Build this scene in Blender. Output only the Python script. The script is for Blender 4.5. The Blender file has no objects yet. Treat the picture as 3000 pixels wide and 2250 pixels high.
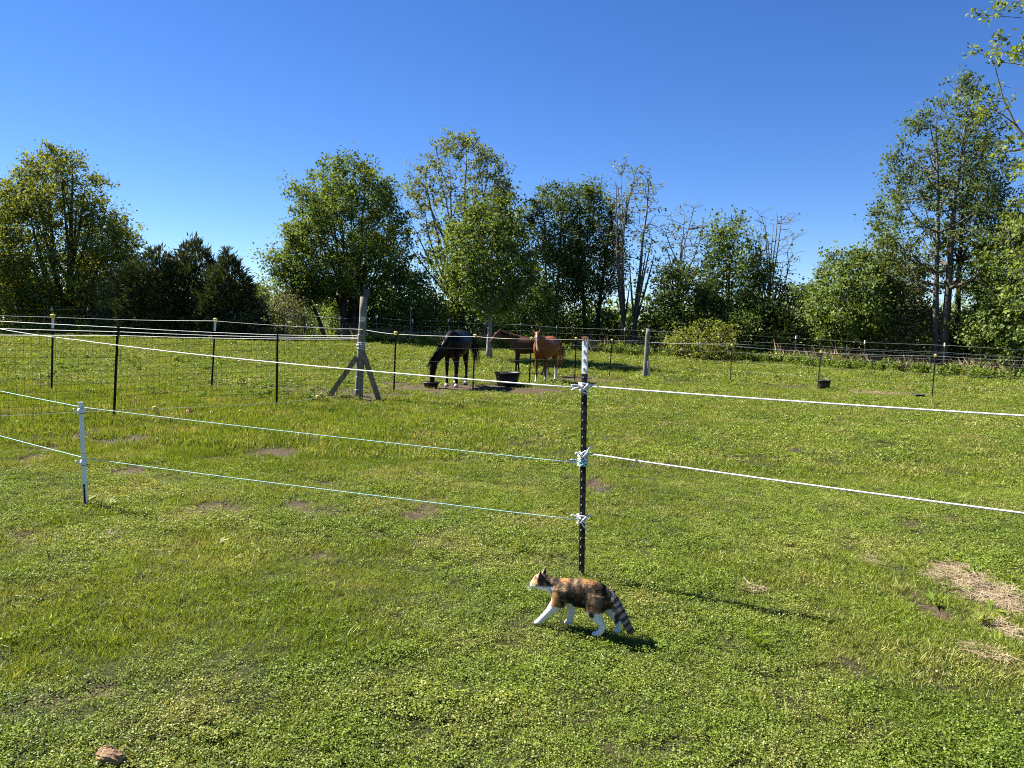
import bpy, math
import numpy as np
from mathutils import Vector, Matrix
R = math.radians
SC = bpy.context.scene
COL = SC.collection

# ------------------------------------------------------------------ camera
cam_d = bpy.data.cameras.new('camera'); cam = bpy.data.objects.new('camera', cam_d); COL.objects.link(cam)
cam_d.sensor_width = 36.0; cam_d.lens = 26.4; cam_d.clip_start = 0.05; cam_d.clip_end = 3000
cam.matrix_world = Matrix.Translation((0, 0, 1.55)) @ Matrix.Rotation(R(90 - 4.16), 4, 'X') @ Matrix.Rotation(R(1.0), 4, 'Z')
SC.camera = cam
# ------------------------------------------------------------------ sky and sun
SUN_EL, SUN_AZ = R(45.6), R(65.8)            # azimuth measured from +Y towards -X
world = bpy.data.worlds.new('World'); SC.world = world; world.use_nodes = True
wn = world.node_tree.nodes; wl = world.node_tree.links; wn.clear()
sky = wn.new('ShaderNodeTexSky'); sky.sky_type = 'NISHITA'; sky.sun_disc = False
sky.sun_elevation = SUN_EL; sky.sun_rotation = -SUN_AZ
sky.altitude = 1800; sky.air_density = 1.0; sky.dust_density = 0.0; sky.ozone_density = 5.0
hs = wn.new('ShaderNodeHueSaturation'); hs.inputs['Saturation'].default_value = 1.2; hs.inputs['Hue'].default_value = 0.511; hs.inputs['Value'].default_value = 1.0
bg = wn.new('ShaderNodeBackground'); bg.inputs['Strength'].default_value = 0.05
wo = wn.new('ShaderNodeOutputWorld')
wl.new(sky.outputs[0], hs.inputs['Color']); wl.new(hs.outputs[0], bg.inputs['Color']); wl.new(bg.outputs[0], wo.inputs['Surface'])
sun_d = bpy.data.lights.new('sun', 'SUN'); sun_d.energy = 5.0; sun_d.angle = R(0.53); sun_d.color = (1.0, 0.95, 0.86)
sun = bpy.data.objects.new('sun', sun_d); COL.objects.link(sun)
to_sun = Vector((-math.sin(SUN_AZ) * math.cos(SUN_EL), math.cos(SUN_AZ) * math.cos(SUN_EL), math.sin(SUN_EL)))
sun.rotation_euler = to_sun.to_track_quat('Z', 'Y').to_euler(); sun.location = to_sun * 60
SC.view_settings.view_transform = 'Standard'; SC.view_settings.look = 'None'
SC.view_settings.gamma = 1.0; SC.view_settings.exposure = 1.80
SC.cycles.max_bounces = 4; SC.cycles.diffuse_bounces = 2; SC.cycles.glossy_bounces = 2
SC.cycles.transmission_bounces = 4; SC.cycles.transparent_max_bounces = 4
SC.cycles.use_denoising = False; SC.cycles.filter_width = 1.05; SC.cycles.caustics_reflective = False; SC.cycles.caustics_refractive = False

# ------------------------------------------------------------------ noise and terrain
_T = np.random.RandomState(7).rand(256, 256)
def vnoise(x, y):
    x = np.asarray(x, float); y = np.asarray(y, float)
    xi = np.floor(x).astype(int); yi = np.floor(y).astype(int); fx = x - xi; fy = y - yi
    fx = fx * fx * (3 - 2 * fx); fy = fy * fy * (3 - 2 * fy)
    g = lambda a, b: _T[a & 255, b & 255]
    return (g(xi, yi) * (1 - fx) + g(xi + 1, yi) * fx) * (1 - fy) + (g(xi, yi + 1) * (1 - fx) + g(xi + 1, yi + 1) * fx) * fy
def fbm(x, y, o=4):
    s = 0; a = .5
    for k in range(o):
        s = s + a * vnoise(x * 2 ** k + 17.3 * k, y * 2 ** k + 5.1 * k); a *= .5
    return s / (1 - .5 ** o)
def ss(a, b, t):
    t = np.clip((np.asarray(t, float) - a) / (b - a), 0, 1); return t * t * (3 - 2 * t)
def gbase(x, y):
    return -0.030 * 14 * np.tanh(np.asarray(x, float) / 14.) + 0.62 * ss(22, 46, y)
def gz(x, y):
    x = np.asarray(x, float); y = np.asarray(y, float)
    return gbase(x, y) + 0.05 * (fbm(x * .9 + 3, y * .9 + 8, 4) - .5) * ss(0, 3, np.hypot(x, y)) + .022 * (fbm(x * 4.5, y * 4.5, 3) - .5) * (1 - .75 * np.exp(-((x - .33) ** 2 + (y - 3.8) ** 2) / .12))
# bare patches in the turf: x, y, half width, half depth, kind (0 soil, 1 straw), strength
PATCH = [(-0.43,19.2,2.6,1.5,0,.95),(-2.26,18.5,1.2,1.4,0,0.9),(2.47,24.64,1.23,1.74,0,0.90),(-3.86,16.28,1.41,1.10,0,0.75),(-2.96,14.76,0.60,0.91,0,0.80),(3.12,5.05,0.21,0.35,1,1.00),(3.06,4.59,0.21,0.29,1,1.00),(2.81,4.08,0.15,0.23,1,0.90),(2.60,4.63,0.06,0.19,0,1.00),(2.54,4.36,0.09,0.20,0,1.00),(2.78,4.28,0.12,0.12,0,0.90),(1.96,3.92,0.08,0.06,0,0.45),(1.49,4.57,0.06,0.09,1,0.45),(2.43,3.68,0.12,0.11,1,0.60),(0.88,7.63,0.14,0.38,0,1.00),(-5.28,9.23,0.38,0.91,0,0.80),(-4.67,9.12,0.37,0.55,0,0.75),(-4.85,7.62,0.21,0.35,0,0.80),(-3.70,7.28,0.18,0.35,0,0.85),(-5.17,8.31,0.23,0.42,0,0.60),(-2.72,8.76,0.32,0.51,0,0.75),(-2.55,9.33,0.30,0.6,0,0.45),(-1.42,9.77,0.30,0.35,0,0.6),(-3.23,8.03,0.18,0.31,0,0.60),(-2.35,5.96,0.19,0.19,0,0.75),(-2.49,5.77,0.16,0.14,0,0.60),(-1.77,6.25,0.20,0.23,0,0.70),(-1.47,6.07,0.17,0.20,0,0.60),(-0.71,6.28,0.13,0.33,0,0.80),(-1.81,7.09,0.16,0.18,0,0.50),(-0.97,5.48,0.15,0.18,0,0.70),(-1.23,4.89,0.13,0.15,0,0.70),(-1.46,3.96,0.11,0.10,0,0.50),(-1.66,2.95,0.08,0.08,0,0.85),(-1.83,2.85,0.14,0.10,0,0.40),(-3.27,4.96,0.18,0.19,0,0.50),(-2.78,5.17,0.09,0.11,1,0.50),(2.06,8.88,0.24,0.24,0,0.40),(4.10,10.72,0.15,0.27,0,0.70),(3.55,10.01,0.11,0.24,0,0.50),(2.81,9.81,0.27,0.29,0,0.40),(2.69,10.04,0.18,0.18,0,0.40),(1.44,7.93,0.11,0.23,0,0.50),(1.79,6.97,0.13,0.15,0,0.40),(1.90,6.79,0.12,0.14,0,0.40),(3.55,6.60,0.18,0.18,0,0.50),(2.66,5.37,0.12,0.11,1,0.40),(9.61,25.11,1.26,0.85,0,0.60),(11.78,23.92,1.30,0.82,1,0.70),(13.79,22.38,0.81,0.78,0,0.50),(-5.75,11.76,0.32,0.58,0,0.50),(-4.04,11.06,0.45,0.66,0,0.55),(-0.39,2.58,0.04,0.04,0,0.60),(2.20,3.11,0.04,0.12,0,0.80),(2.04,3.15,0.06,0.06,0,0.40),(0.08,3.18,0.04,0.04,0,0.50),(-0.26,3.61,0.05,0.04,0,0.40),(0.30,2.88,0.05,0.04,0,0.35),(-0.74,3.26,0.06,0.04,0,0.40),(-2.03,4.21,0.06,0.05,0,0.50),(-4.23,14.50,0.66,0.62,0,0.50),(-5.81,14.47,0.79,0.51,0,0.35)]
def bare(x, y):
    x = np.asarray(x, float); y = np.asarray(y, float)
    n = fbm(x * 6.5 + 40, y * 6.5 + 11, 4) - .5
    out = [np.zeros_like(x), np.zeros_like(x)]
    for cx, cy, rx, ry, k, s in PATCH:
        w = 1.3 if k == 0 else 1.25; d = np.hypot((x - cx) / (rx * w), (y - cy) / (ry * w))
        out[k] = np.maximum(out[k], s * (1 - ss(.45, 1.05, d + n * (2.2 if k == 0 else 1.3))))
    # small worn spots scattered through the lawn
    m = fbm(x * 5.2 + 70, y * 4.4 + 31, 4); z = fbm(x * .45 + 5, y * .45 + 60, 2)
    out[0] = np.maximum(out[0], (.35 + .55 * ss(5, 9, y)) * ss(.70, .77, m + .22 * (z - .5)) * (1 - ss(14, 22, y)) * ss(.25, .6, np.hypot(x - .35, y - 3.75)))
    return out

# ------------------------------------------------------------------ mesh helpers
class MB:
    def __init__(s): s.v = []; s.f = []; s.n = 0
    def add(s, V, Fc):
        V = np.asarray(V, float).reshape(-1, 3); o = s.n
        s.v.append(V); s.n += len(V)
        s.f.extend([tuple(int(i) + o for i in f) for f in Fc])
    def tube(s, P, r, sides=6, cap=True):
        P = np.asarray(P, float); k = len(P); r = np.broadcast_to(np.asarray(r, float), (k,))
        T = np.gradient(P, axis=0); T /= np.linalg.norm(T, axis=1)[:, None] + 1e-9
        a = np.array([0, 0, 1.]) if abs(T[0][2]) < .8 else np.array([1., 0, 0])
        V = []; ang = np.arange(sides) * 2 * np.pi / sides
        for i in range(k):
            u = np.cross(T[i], a); u /= np.linalg.norm(u) + 1e-9; w = np.cross(T[i], u); a = -w if False else a
            V.append(P[i] + r[i] * (np.cos(ang)[:, None] * u + np.sin(ang)[:, None] * w))
        V = np.concatenate(V)
        F = [(i * sides + j, i * sides + (j + 1) % sides, (i + 1) * sides + (j + 1) % sides, (i + 1) * sides + j) for i in range(k - 1) for j in range(sides)]
        if cap: F += [tuple(range(sides))[::-1], tuple((k - 1) * sides + j for j in range(sides))]
        s.add(V, F); return s
    def loft(s, secs, sides=14):
        # secs: (x, y, z, lateral radius, other radius); lateral = local y
        P = np.array([q[:3] for q in secs], float); T = np.gradient(P, axis=0); T /= np.linalg.norm(T, axis=1)[:, None]
        ang = np.arange(sides) * 2 * np.pi / sides; V = []
        for p, t, q in zip(P, T, secs):
            u = np.array([0, 1., 0]) - t[1] * t; u /= np.linalg.norm(u); w = np.cross(t, u)
            V.append(p + q[3] * np.cos(ang)[:, None] * u + q[4] * np.sin(ang)[:, None] * w)
        k = len(secs); V = np.concatenate(V)
        F = [(i * sides + j, i * sides + (j + 1) % sides, (i + 1) * sides + (j + 1) % sides, (i + 1) * sides + j) for i in range(k - 1) for j in range(sides)]
        F += [tuple(range(sides))[::-1], tuple((k - 1) * sides + j for j in range(sides))]
        s.add(V, F); return s
    def box(s, c, d, M=None):
        c = np.asarray(c, float); d = np.asarray(d, float) / 2
        V = np.array([[x, y, z] for x in (-1, 1) for y in (-1, 1) for z in (-1, 1)], float) * d
        if M is not None: V = V @ np.asarray(M, float).T
        s.add(V + c, [(0, 1, 3, 2), (4, 6, 7, 5), (0, 4, 5, 1), (2, 3, 7, 6), (0, 2, 6, 4), (1, 5, 7, 3)]); return s
    def lathe(s, prof, c=(0, 0, 0), sides=24):
        c = np.asarray(c, float); V = []; ang = np.arange(sides) * 2 * np.pi / sides
        for r, z in prof: V.append(np.stack([r * np.cos(ang), r * np.sin(ang), np.full(sides, z)], 1) + c)
        k = len(prof); V = np.concatenate(V)
        F = [(i * sides + j, i * sides + (j + 1) % sides, (i + 1) * sides + (j + 1) % sides, (i + 1) * sides + j) for i in range(k - 1) for j in range(sides)]
        F += [tuple(range(sides))[::-1], tuple((k - 1) * sides + j for j in range(sides))]
        s.add(V, F); return s
    def mesh(s, name):
        m = bpy.data.meshes.new(name); m.from_pydata(np.concatenate(s.v).tolist(), [], s.f); m.update(); return m
    def build(s, name, mat, parent=None, smooth=True):
        return link(name, s.mesh(name), mat, parent, smooth)
def link(name, m, mat, parent=None, smooth=True):
    o = bpy.data.objects.new(name, m); COL.objects.link(o)
    if mat: m.materials.append(mat)
    if smooth: m.shade_smooth()
    if parent is not None: o.parent = parent
    return o
def empty(name, loc=(0, 0, 0), rz=0.):
    o = bpy.data.objects.new(name, None); COL.objects.link(o); o.location = loc; o.rotation_euler = (0, 0, rz); o.empty_display_size = .2
    return o
def tag(o, label=None, cat=None, group=None, kind=None):
    if label: o['label'] = label
    if cat: o['category'] = cat
    if group: o['group'] = group
    if kind: o['kind'] = kind
    return o
def raw_mesh(name, V, nper, attrs=None):
    # polygons of nper vertices each, no shared vertices
    n = len(V); m = bpy.data.meshes.new(name); m.vertices.add(n); m.vertices.foreach_set('co', np.asarray(V, np.float32).ravel())
    m.loops.add(n); m.loops.foreach_set('vertex_index', np.arange(n, dtype=np.int32))
    k = n // nper; m.polygons.add(k); m.polygons.foreach_set('loop_start', np.arange(0, n, nper, dtype=np.int32))
    m.polygons.foreach_set('loop_total', np.full(k, nper, np.int32))
    for nm, a in (attrs or {}).items():
        a = np.asarray(a, np.float32)
        if a.ndim == 1:
            at = m.attributes.new(nm, 'FLOAT', 'POINT'); at.data.foreach_set('value', a)
        else:
            at = m.attributes.new(nm, 'FLOAT_COLOR', 'POINT'); at.data.foreach_set('color', np.concatenate([a, np.ones((n, 1), np.float32)], 1).ravel())
    m.update(); m.validate(); return m

# ------------------------------------------------------------------ materials
class NT:
    def __init__(s, name):
        s.m = bpy.data.materials.new(name); s.m.use_nodes = True; s.t = s.m.node_tree; s.t.nodes.clear()
        s.out = s.n('ShaderNodeOutputMaterial')
    def n(s, t, **kw):
        q = s.t.nodes.new(t)
        for k, v in kw.items(): setattr(q, k, v)
        return q
    def l(s, a, b): s.t.links.new(a, b)
    def noise(s, scale, detail=3, vec=None, rough=.5):
        q = s.n('ShaderNodeTexNoise'); q.inputs['Scale'].default_value = scale; q.inputs['Detail'].default_value = detail; q.inputs['Roughness'].default_value = rough
        if vec is not None: s.l(vec, q.inputs['Vector'])
        return q.outputs['Fac']
    def ramp(s, fac, stops):
        q = s.n('ShaderNodeValToRGB'); e = q.color_ramp.elements
        e[0].position, e[0].color = stops[0][0], (*stops[0][1], 1); e[1].position, e[1].color = stops[-1][0], (*stops[-1][1], 1)
        for p, c in stops[1:-1]:
            k = e.new(p); k.color = (*c, 1)
        s.l(fac, q.inputs[0]); return q.outputs[0]
    def mix(s, fac, a, b, mode='MIX'):
        q = s.n('ShaderNodeMix', data_type='RGBA', blend_type=mode)
        for sock, v in ((q.inputs[0], fac), (q.inputs[6], a), (q.inputs[7], b)):
            if isinstance(v, (int, float)): sock.default_value = v
            elif isinstance(v, tuple): sock.default_value = (*v, 1)
            else: s.l(v, sock)
        return q.outputs[2]
    def attr(s, name, out='Fac', ty='GEOMETRY'):
        q = s.n('ShaderNodeAttribute', attribute_name=name, attribute_type=ty); return q.outputs[out]
    def pos(s): return s.n('ShaderNodeNewGeometry').outputs['Position']
    def obj(s): return s.n('ShaderNodeTexCoord').outputs['Object']
    def math(s, op, a, b):
        q = s.n('ShaderNodeMath', operation=op)
        for i, v in enumerate((a, b)):
            if isinstance(v, (int, float)): q.inputs[i].default_value = v
            else: s.l(v, q.inputs[i])
        return q.outputs[0]
def plain(name, c, rough=.6, var=.25, scale=30., bump=0., metal=0., spec=.5, c2=None):
    t = NT(name); p = t.n('ShaderNodeBsdfPrincipled'); v = t.obj()
    f = t.noise(scale, 4, v)
    c2 = c2 or tuple(x * (1 - var) for x in c)
    t.l(t.ramp(f, [(.3, c2), (.7, c)]), p.inputs['Base Color'])
    p.inputs['Roughness'].default_value = rough; p.inputs['Metallic'].default_value = metal; p.inputs['Specular IOR Level'].default_value = spec
    if bump:
        b = t.n('ShaderNodeBump'); b.inputs['Strength'].default_value = bump; b.inputs['Distance'].default_value = .01
        t.l(t.noise(scale * 2, 5, v), b.inputs['Height']); t.l(b.outputs[0], p.inputs['Normal'])
    t.l(p.outputs[0], t.out.inputs[0]); return t.m
def leafmat(name, dark, light, trans=.38, gloss=.018, world_scale=.6):
    t = NT(name)
    tint = t.attr('tint'); n = t.noise(world_scale, 2, t.pos())
    f = t.math('ADD', t.math('MULTIPLY', tint, .65), t.math('MULTIPLY', n, .55))
    c = t.ramp(f, [(.2, dark), (.85, light)])
    d = t.n('ShaderNodeBsdfDiffuse'); tr = t.n('ShaderNodeBsdfTranslucent'); g = t.n('ShaderNodeBsdfGlossy'); g.inputs['Roughness'].default_value = .6
    t.l(c, d.inputs[0]); t.l(t.mix(1., c, (1.25, 1.12, .55), 'MULTIPLY'), tr.inputs[0])
    m1 = t.n('ShaderNodeMixShader'); m1.inputs[0].default_value = trans; t.l(d.outputs[0], m1.inputs[1]); t.l(tr.outputs[0], m1.inputs[2])
    m2 = t.n('ShaderNodeMixShader'); m2.inputs[0].default_value = gloss; t.l(m1.outputs[0], m2.inputs[1]); t.l(g.outputs[0], m2.inputs[2])
    t.l(m2.outputs[0], t.out.inputs[0]); return t.m
def barkmat(name, dark, light, scale=9.):
    t = NT(name); p = t.n('ShaderNodeBsdfPrincipled'); v = t.obj()
    mp = t.n('ShaderNodeMapping'); mp.inputs['Scale'].default_value = (1, 1, .22); t.l(v, mp.inputs[0])
    f = t.noise(scale, 6, mp.outputs[0], .65); t.l(t.ramp(f, [(.32, dark), (.68, light)]), p.inputs['Base Color'])
    b = t.n('ShaderNodeBump'); b.inputs['Strength'].default_value = .7; b.inputs['Distance'].default_value = .04; t.l(f, b.inputs['Height']); t.l(b.outputs[0], p.inputs['Normal'])
    p.inputs['Roughness'].default_value = .9; p.inputs['Specular IOR Level'].default_value = .2; t.l(p.outputs[0], t.out.inputs[0]); return t.m

M = {}
M['bark_grey'] = barkmat('bark_grey', (.045, .038, .03), (.17, .15, .125))
M['bark_dark'] = barkmat('bark_dark', (.022, .018, .014), (.085, .07, .055))
M['bark_pale'] = barkmat('bark_pale', (.11, .10, .085), (.30, .28, .24))
M['leaf_maple'] = leafmat('leaf_maple', (.038, .058, .010), (.235, .27, .040))
M['leaf_mid'] = leafmat('leaf_mid', (.030, .055, .011), (.165, .23, .042))
M['leaf_dark'] = leafmat('leaf_dark', (.022, .041, .010), (.125, .175, .036))
M['leaf_pale'] = leafmat('leaf_pale', (.06, .085, .028), (.20, .24, .085))
M['leaf_yellow'] = leafmat('leaf_yellow', (.070, .110, .016), (.21, .27, .045), trans=.45)
M['leaf_cedar'] = leafmat('leaf_cedar', (.019, .030, .011), (.075, .094, .034), trans=.15, gloss=.02)
M['leaf_olive'] = leafmat('leaf_olive', (.07, .08, .035), (.19, .20, .09))

# ------------------------------------------------------------------ ground
def axis(fine_a, fine_b, step, lo, hi, grow=1.16):
    a = list(np.arange(fine_a, fine_b + 1e-6, step)); s = step
    while a[-1] < hi: s *= grow; a.append(a[-1] + s)
    s = step; b = [a[0]]
    while b[-1] > lo: s *= grow; b.append(b[-1] - s)
    return np.array(b[:0:-1] + a)
def make_ground():
    xs = axis(-7, 6, .055, -500, 500, 1.05); ys = axis(1.5, 12, .055, -400, 900, 1.035)
    X, Y = np.meshgrid(xs, ys, indexing='ij'); Z = gz(X, Y)
    d, s = bare(X, Y); Z = Z - .018 * d - .004 * s
    nx, ny = X.shape; V = np.stack([X, Y, Z], -1).reshape(-1, 3)
    i = np.arange(nx * ny).reshape(nx, ny); q = np.stack([i[:-1, :-1], i[1:, :-1], i[1:, 1:], i[:-1, 1:]], -1).reshape(-1, 4)
    m = bpy.data.meshes.new('ground'); m.vertices.add(len(V)); m.vertices.foreach_set('co', V.astype(np.float32).ravel())
    m.loops.add(q.size); m.loops.foreach_set('vertex_index', q.ravel().astype(np.int32)); m.polygons.add(len(q))
    m.polygons.foreach_set('loop_start', np.arange(0, q.size, 4, dtype=np.int32)); m.polygons.foreach_set('loop_total', np.full(len(q), 4, np.int32))
    for nm, a in (('dirt', d), ('straw', s)):
        at = m.attributes.new(nm, 'FLOAT', 'POINT'); at.data.foreach_set('value', a.ravel().astype(np.float32))
    m.update(); m.validate()
    t = NT('turf_soil'); p = t.n('ShaderNodeBsdfPrincipled'); ps = t.pos()
    thatch = t.ramp(t.noise(26, 5, ps, .7), [(.3, (.012, .015, .005)), (.55, (.038, .042, .012)), (.75, (.10, .088, .04))])
    big = t.ramp(t.noise(.5, 3, ps), [(.3, (.8, .9, .7)), (.7, (1.2, 1.15, 1.1))])
    thatch = t.mix(1., thatch, big, 'MULTIPLY')
    soil = t.ramp(t.noise(38, 6, ps, .7), [(.28, (.022, .014, .010)), (.52, (.085, .056, .038)), (.78, (.20, .145, .10))])
    straw = t.ramp(t.noise(60, 5, ps, .7), [(.3, (.06, .042, .026)), (.7, (.27, .20, .12))])
    c = t.mix(t.attr('dirt'), thatch, soil); c = t.mix(t.attr('straw'), c, straw); t.l(c, p.inputs['Base Color'])
    p.inputs['Roughness'].default_value = .95; p.inputs['Specular IOR Level'].default_value = .15
    b = t.n('ShaderNodeBump'); b.inputs['Strength'].default_value = .9; b.inputs['Distance'].default_value = .03; t.l(t.noise(22, 6, ps, .7), b.inputs['Height']); t.l(b.outputs[0], p.inputs['Normal'])
    t.l(p.outputs[0], t.out.inputs[0])
    tag(link('ground', m, t.m), 'pasture ground of soil and thatch under the turf', kind='structure')
make_ground()

# ------------------------------------------------------------------ trees
def leaves(name, P, A, N, L, W, mat, parent, rng, tint=None, kind=None):
    n = len(P); nz = lambda a: a / (np.linalg.norm(a, axis=1)[:, None] + 1e-9)
    A = nz(A); S = nz(np.cross(N, A)); N = np.cross(A, S)
    sz = .5 + 1.0 * rng.rand(n, 1) ** 1.5 + .15 * rng.rand(n, 1); L = np.broadcast_to(L, (n,))[:, None] * sz; W = np.broadcast_to(W, (n,))[:, None] * sz * (.75 + .5 * rng.rand(n, 1))
    mid = P + A * L * .45 + N * W * .22
    V = np.stack([P, mid + S * W * .5, P + A * L, mid - S * W * .5], 1).reshape(-1, 3)
    tn = np.repeat(rng.rand(n) if tint is None else tint, 4)
    o = link(name, raw_mesh(name, V, 4, {'tint': tn}), mat, parent, smooth=False)
    if kind: o['kind'] = kind
    return o
def prof_r(prof, h): return np.interp(h, [p[0] for p in prof], [p[1] for p in prof])
def bez(a, c, b, k):
    t = np.linspace(0, 1, k)[:, None]; return (1 - t) ** 2 * a + 2 * t * (1 - t) * c + t * t * b
def tree(name, label, cat, X, Y, H, prof, r0, bark, leafm, nl=16000, limbs=14, subs=90, twigs=420, leaf=(.17, .11), spread=.30,
         stems=((0, 0),), lean=(0, 0), lump=.28, seed=1, rise=.55, twig_r=.008, core=.18, leader=.93, top_tip=True, cedar=False, lump_f=2.2, group=None, upright=.0, clump=.5, base_f=.55):
    """prof: [(height fraction, radius)], stems: base offsets of the trunks"""
    rng = np.random.RandomState(seed); root = empty(name, (X, Y, float(gz(X, Y)) - .06)); tag(root, label, cat, group)
    hs0, hs1 = prof[0][0], prof[-1][0]
    ph = rng.rand(6) * 20
    def lumpf(a, h): return 1 + lump * 2 * (fbm(np.cos(a) * lump_f + ph[0] + h * 3.1, np.sin(a) * lump_f + ph[1] + h * 4.3, 3) - .5)
    def sample(n, lo, hi, bias=1.):
        out = []; hh = np.linspace(hs0, hs1, 200); w = np.maximum(prof_r(prof, hh), .02) ** bias; w /= w.sum()
        h = rng.choice(hh, n, p=w) + (rng.rand(n) - .5) * .01; a = rng.rand(n) * 2 * np.pi
        r = prof_r(prof, h) * (lo + (hi - lo) * np.sqrt(rng.rand(n))) * lumpf(a, h)
        cx = lean[0] * h ** 1.5; cy = lean[1] * h ** 1.5
        return np.stack([r * np.cos(a) + cx, r * np.sin(a) + cy, h * H], 1)
    mb = MB(); nodes = []; nrad = []
    for si, (ox, oy) in enumerate(stems):
        k = 14; t = np.linspace(0, 1, k); top = leader * hs1 * H * (1 - .12 * si * rng.rand())
        fan = 2.2 if len(stems) > 1 else 0
        P = np.stack([ox + ox * fan * t ** 1.3 + lean[0] * (t * leader * hs1) ** 1.5, oy + oy * fan * t ** 1.3 + lean[1] * (t * leader * hs1) ** 1.5, t * top], 1)
        wob = np.cumsum(rng.randn(k, 2) * .018 * H / 6, 0); wob -= wob[0]; P[:, :2] += wob * t[:, None]
        rr = r0 * (1 - .93 * t ** .8) * (1 if si == 0 else .8); rr[0] *= 1.35; rr = np.maximum(rr, twig_r)
        mb.tube(P, rr, 8); nodes.append(P[1:]); nrad.append(rr[1:])
    trunkN = np.concatenate(nodes); trunkR = np.concatenate(nrad)
    LN, LR = [trunkN[trunkN[:, 2] > hs0 * H * base_f]], [trunkR[trunkN[:, 2] > hs0 * H * base_f]]
    base_h = max(.08, hs0 * base_f) * H
    for p in sample(limbs, .4, .85):
        hd = np.hypot(p[0], p[1]); zt = np.clip(p[2] - rise * (.6 + .8 * rng.rand()) * (hd + .12 * H), base_h, None)
        d = np.abs(trunkN[:, 2] - zt) + .35 * np.hypot(trunkN[:, 0] - p[0], trunkN[:, 1] - p[1]); j = int(np.argmin(d)); a = trunkN[j]
        c = (a + p) / 2 + np.array([(p[0] - a[0]) * .22, (p[1] - a[1]) * .22, (-.10 + upright) * np.linalg.norm(p - a)]) + rng.randn(3) * .04 * np.linalg.norm(p - a)
        Q = bez(a, c, p, 7); rr = np.linspace(min(.55 * trunkR[j], r0 * .5) + twig_r, twig_r * 1.6, 7); mb.tube(Q, rr, 5, False); LN.append(Q[2:]); LR.append(rr[2:])
    allN = np.concatenate(LN); allR = np.concatenate(LR)
    def attach(pts, k, wob, sides, rmax, rend):
        nonlocal allN, allR
        newN, newR = [], []
        for p in pts:
            dv = p - allN; dist = np.linalg.norm(dv, axis=1); cost = dist + .8 * np.maximum(-dv[:, 2], 0) + .25 * np.maximum(np.hypot(allN[:, 0], allN[:, 1]) - np.hypot(p[0], p[1]), 0)
            j = int(np.argmin(cost)); a = allN[j]; L = dist[j]
            c = (a + p) / 2 + np.array([0, 0, .06 * L]) + rng.randn(3) * wob * L
            Q = bez(a, c, p, k); rr = np.linspace(max(min(.7 * allR[j], rmax), rend), rend, k); mb.tube(Q, rr, sides, False); newN.append(Q[1:]); newR.append(rr[1:])
        allN = np.concatenate([allN] + newN); allR = np.concatenate([allR] + newR); return newN
    sp = sample(subs, .55, 1.0); attach(sp, 5, .10, 4, r0 * .25, twig_r * 1.1)
    cw = rng.rand(subs) + .2; ci = rng.choice(subs, int(twigs * .8), p=cw / cw.sum())      # foliage gathers in clumps round the side branches
    tp = sp[ci] + np.clip(rng.randn(len(ci), 3), -1.6, 1.6) * clump * (1, 1, .7) * .9 + np.array([0, 0, .1])
    if cedar: tp = sample(len(ci), .7, 1.06)
    tw = attach(np.concatenate([tp, sample(twigs - len(ci), .7, 1.06)]), 4, .12, 3, twig_r * 1.5, twig_r * .7)
    mb.build('trunk', M[bark], root)
    if nl:
        if not cedar and leaf[0] >= .15: nl = int(nl * 1.5); leaf = (leaf[0] * .80, leaf[1] * .80)
        nc = int(nl * core); tip = np.array([q[-1] for q in tw]); midp = np.concatenate(tw)
        idx = rng.randint(len(tip), size=int(nl * .62)); idm = rng.randint(len(midp), size=nl - nc - len(idx))
        wt = .35 + 1.2 * rng.rand(len(tip))                     # some sprays fuller than others
        cl = lambda n_: np.clip(rng.randn(n_, 3), -1.5, 1.5)
        P = np.concatenate([tip[idx] + cl(len(idx)) * (spread * wt[idx])[:, None] * (1, 1, .75), midp[idm] + cl(len(idm)) * spread * .7, sample(nc, 0, .9) + rng.randn(nc, 3) * spread])
        cen = np.concatenate([sp[ci], np.array([q[-1] for q in tw[len(ci):]]) * (.6, .6, .9)]); cm = np.repeat(cen, [len(q) for q in tw], axis=0); cl0 = np.concatenate([cen[idx], cm[idm], np.zeros((nc, 3)) + np.array([0, 0, H * (hs0 + hs1) / 2])])
        co = P - cl0; co /= np.linalg.norm(co, axis=1)[:, None] + 1e-9
        ax = np.array([lean[0], lean[1], H * (hs0 + hs1) / 2]); n = len(P)
        out = P - ax; out /= np.linalg.norm(out, axis=1)[:, None] + 1e-9
        if cedar:
            A = out * (1, 1, .2) + np.array([0, 0, .55]) + rng.randn(n, 3) * .35; N = rng.randn(n, 3)
        else:
            A = out * .5 + rng.randn(n, 3) * .8 - np.array([0, 0, .25]); N = rng.randn(n, 3) * .55 + co * .55 + out * .3 + np.array([0, 0, .4])
        leaves('crown', P, A, N, leaf[0], leaf[1], M[leafm], root, rng)
    return root

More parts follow.
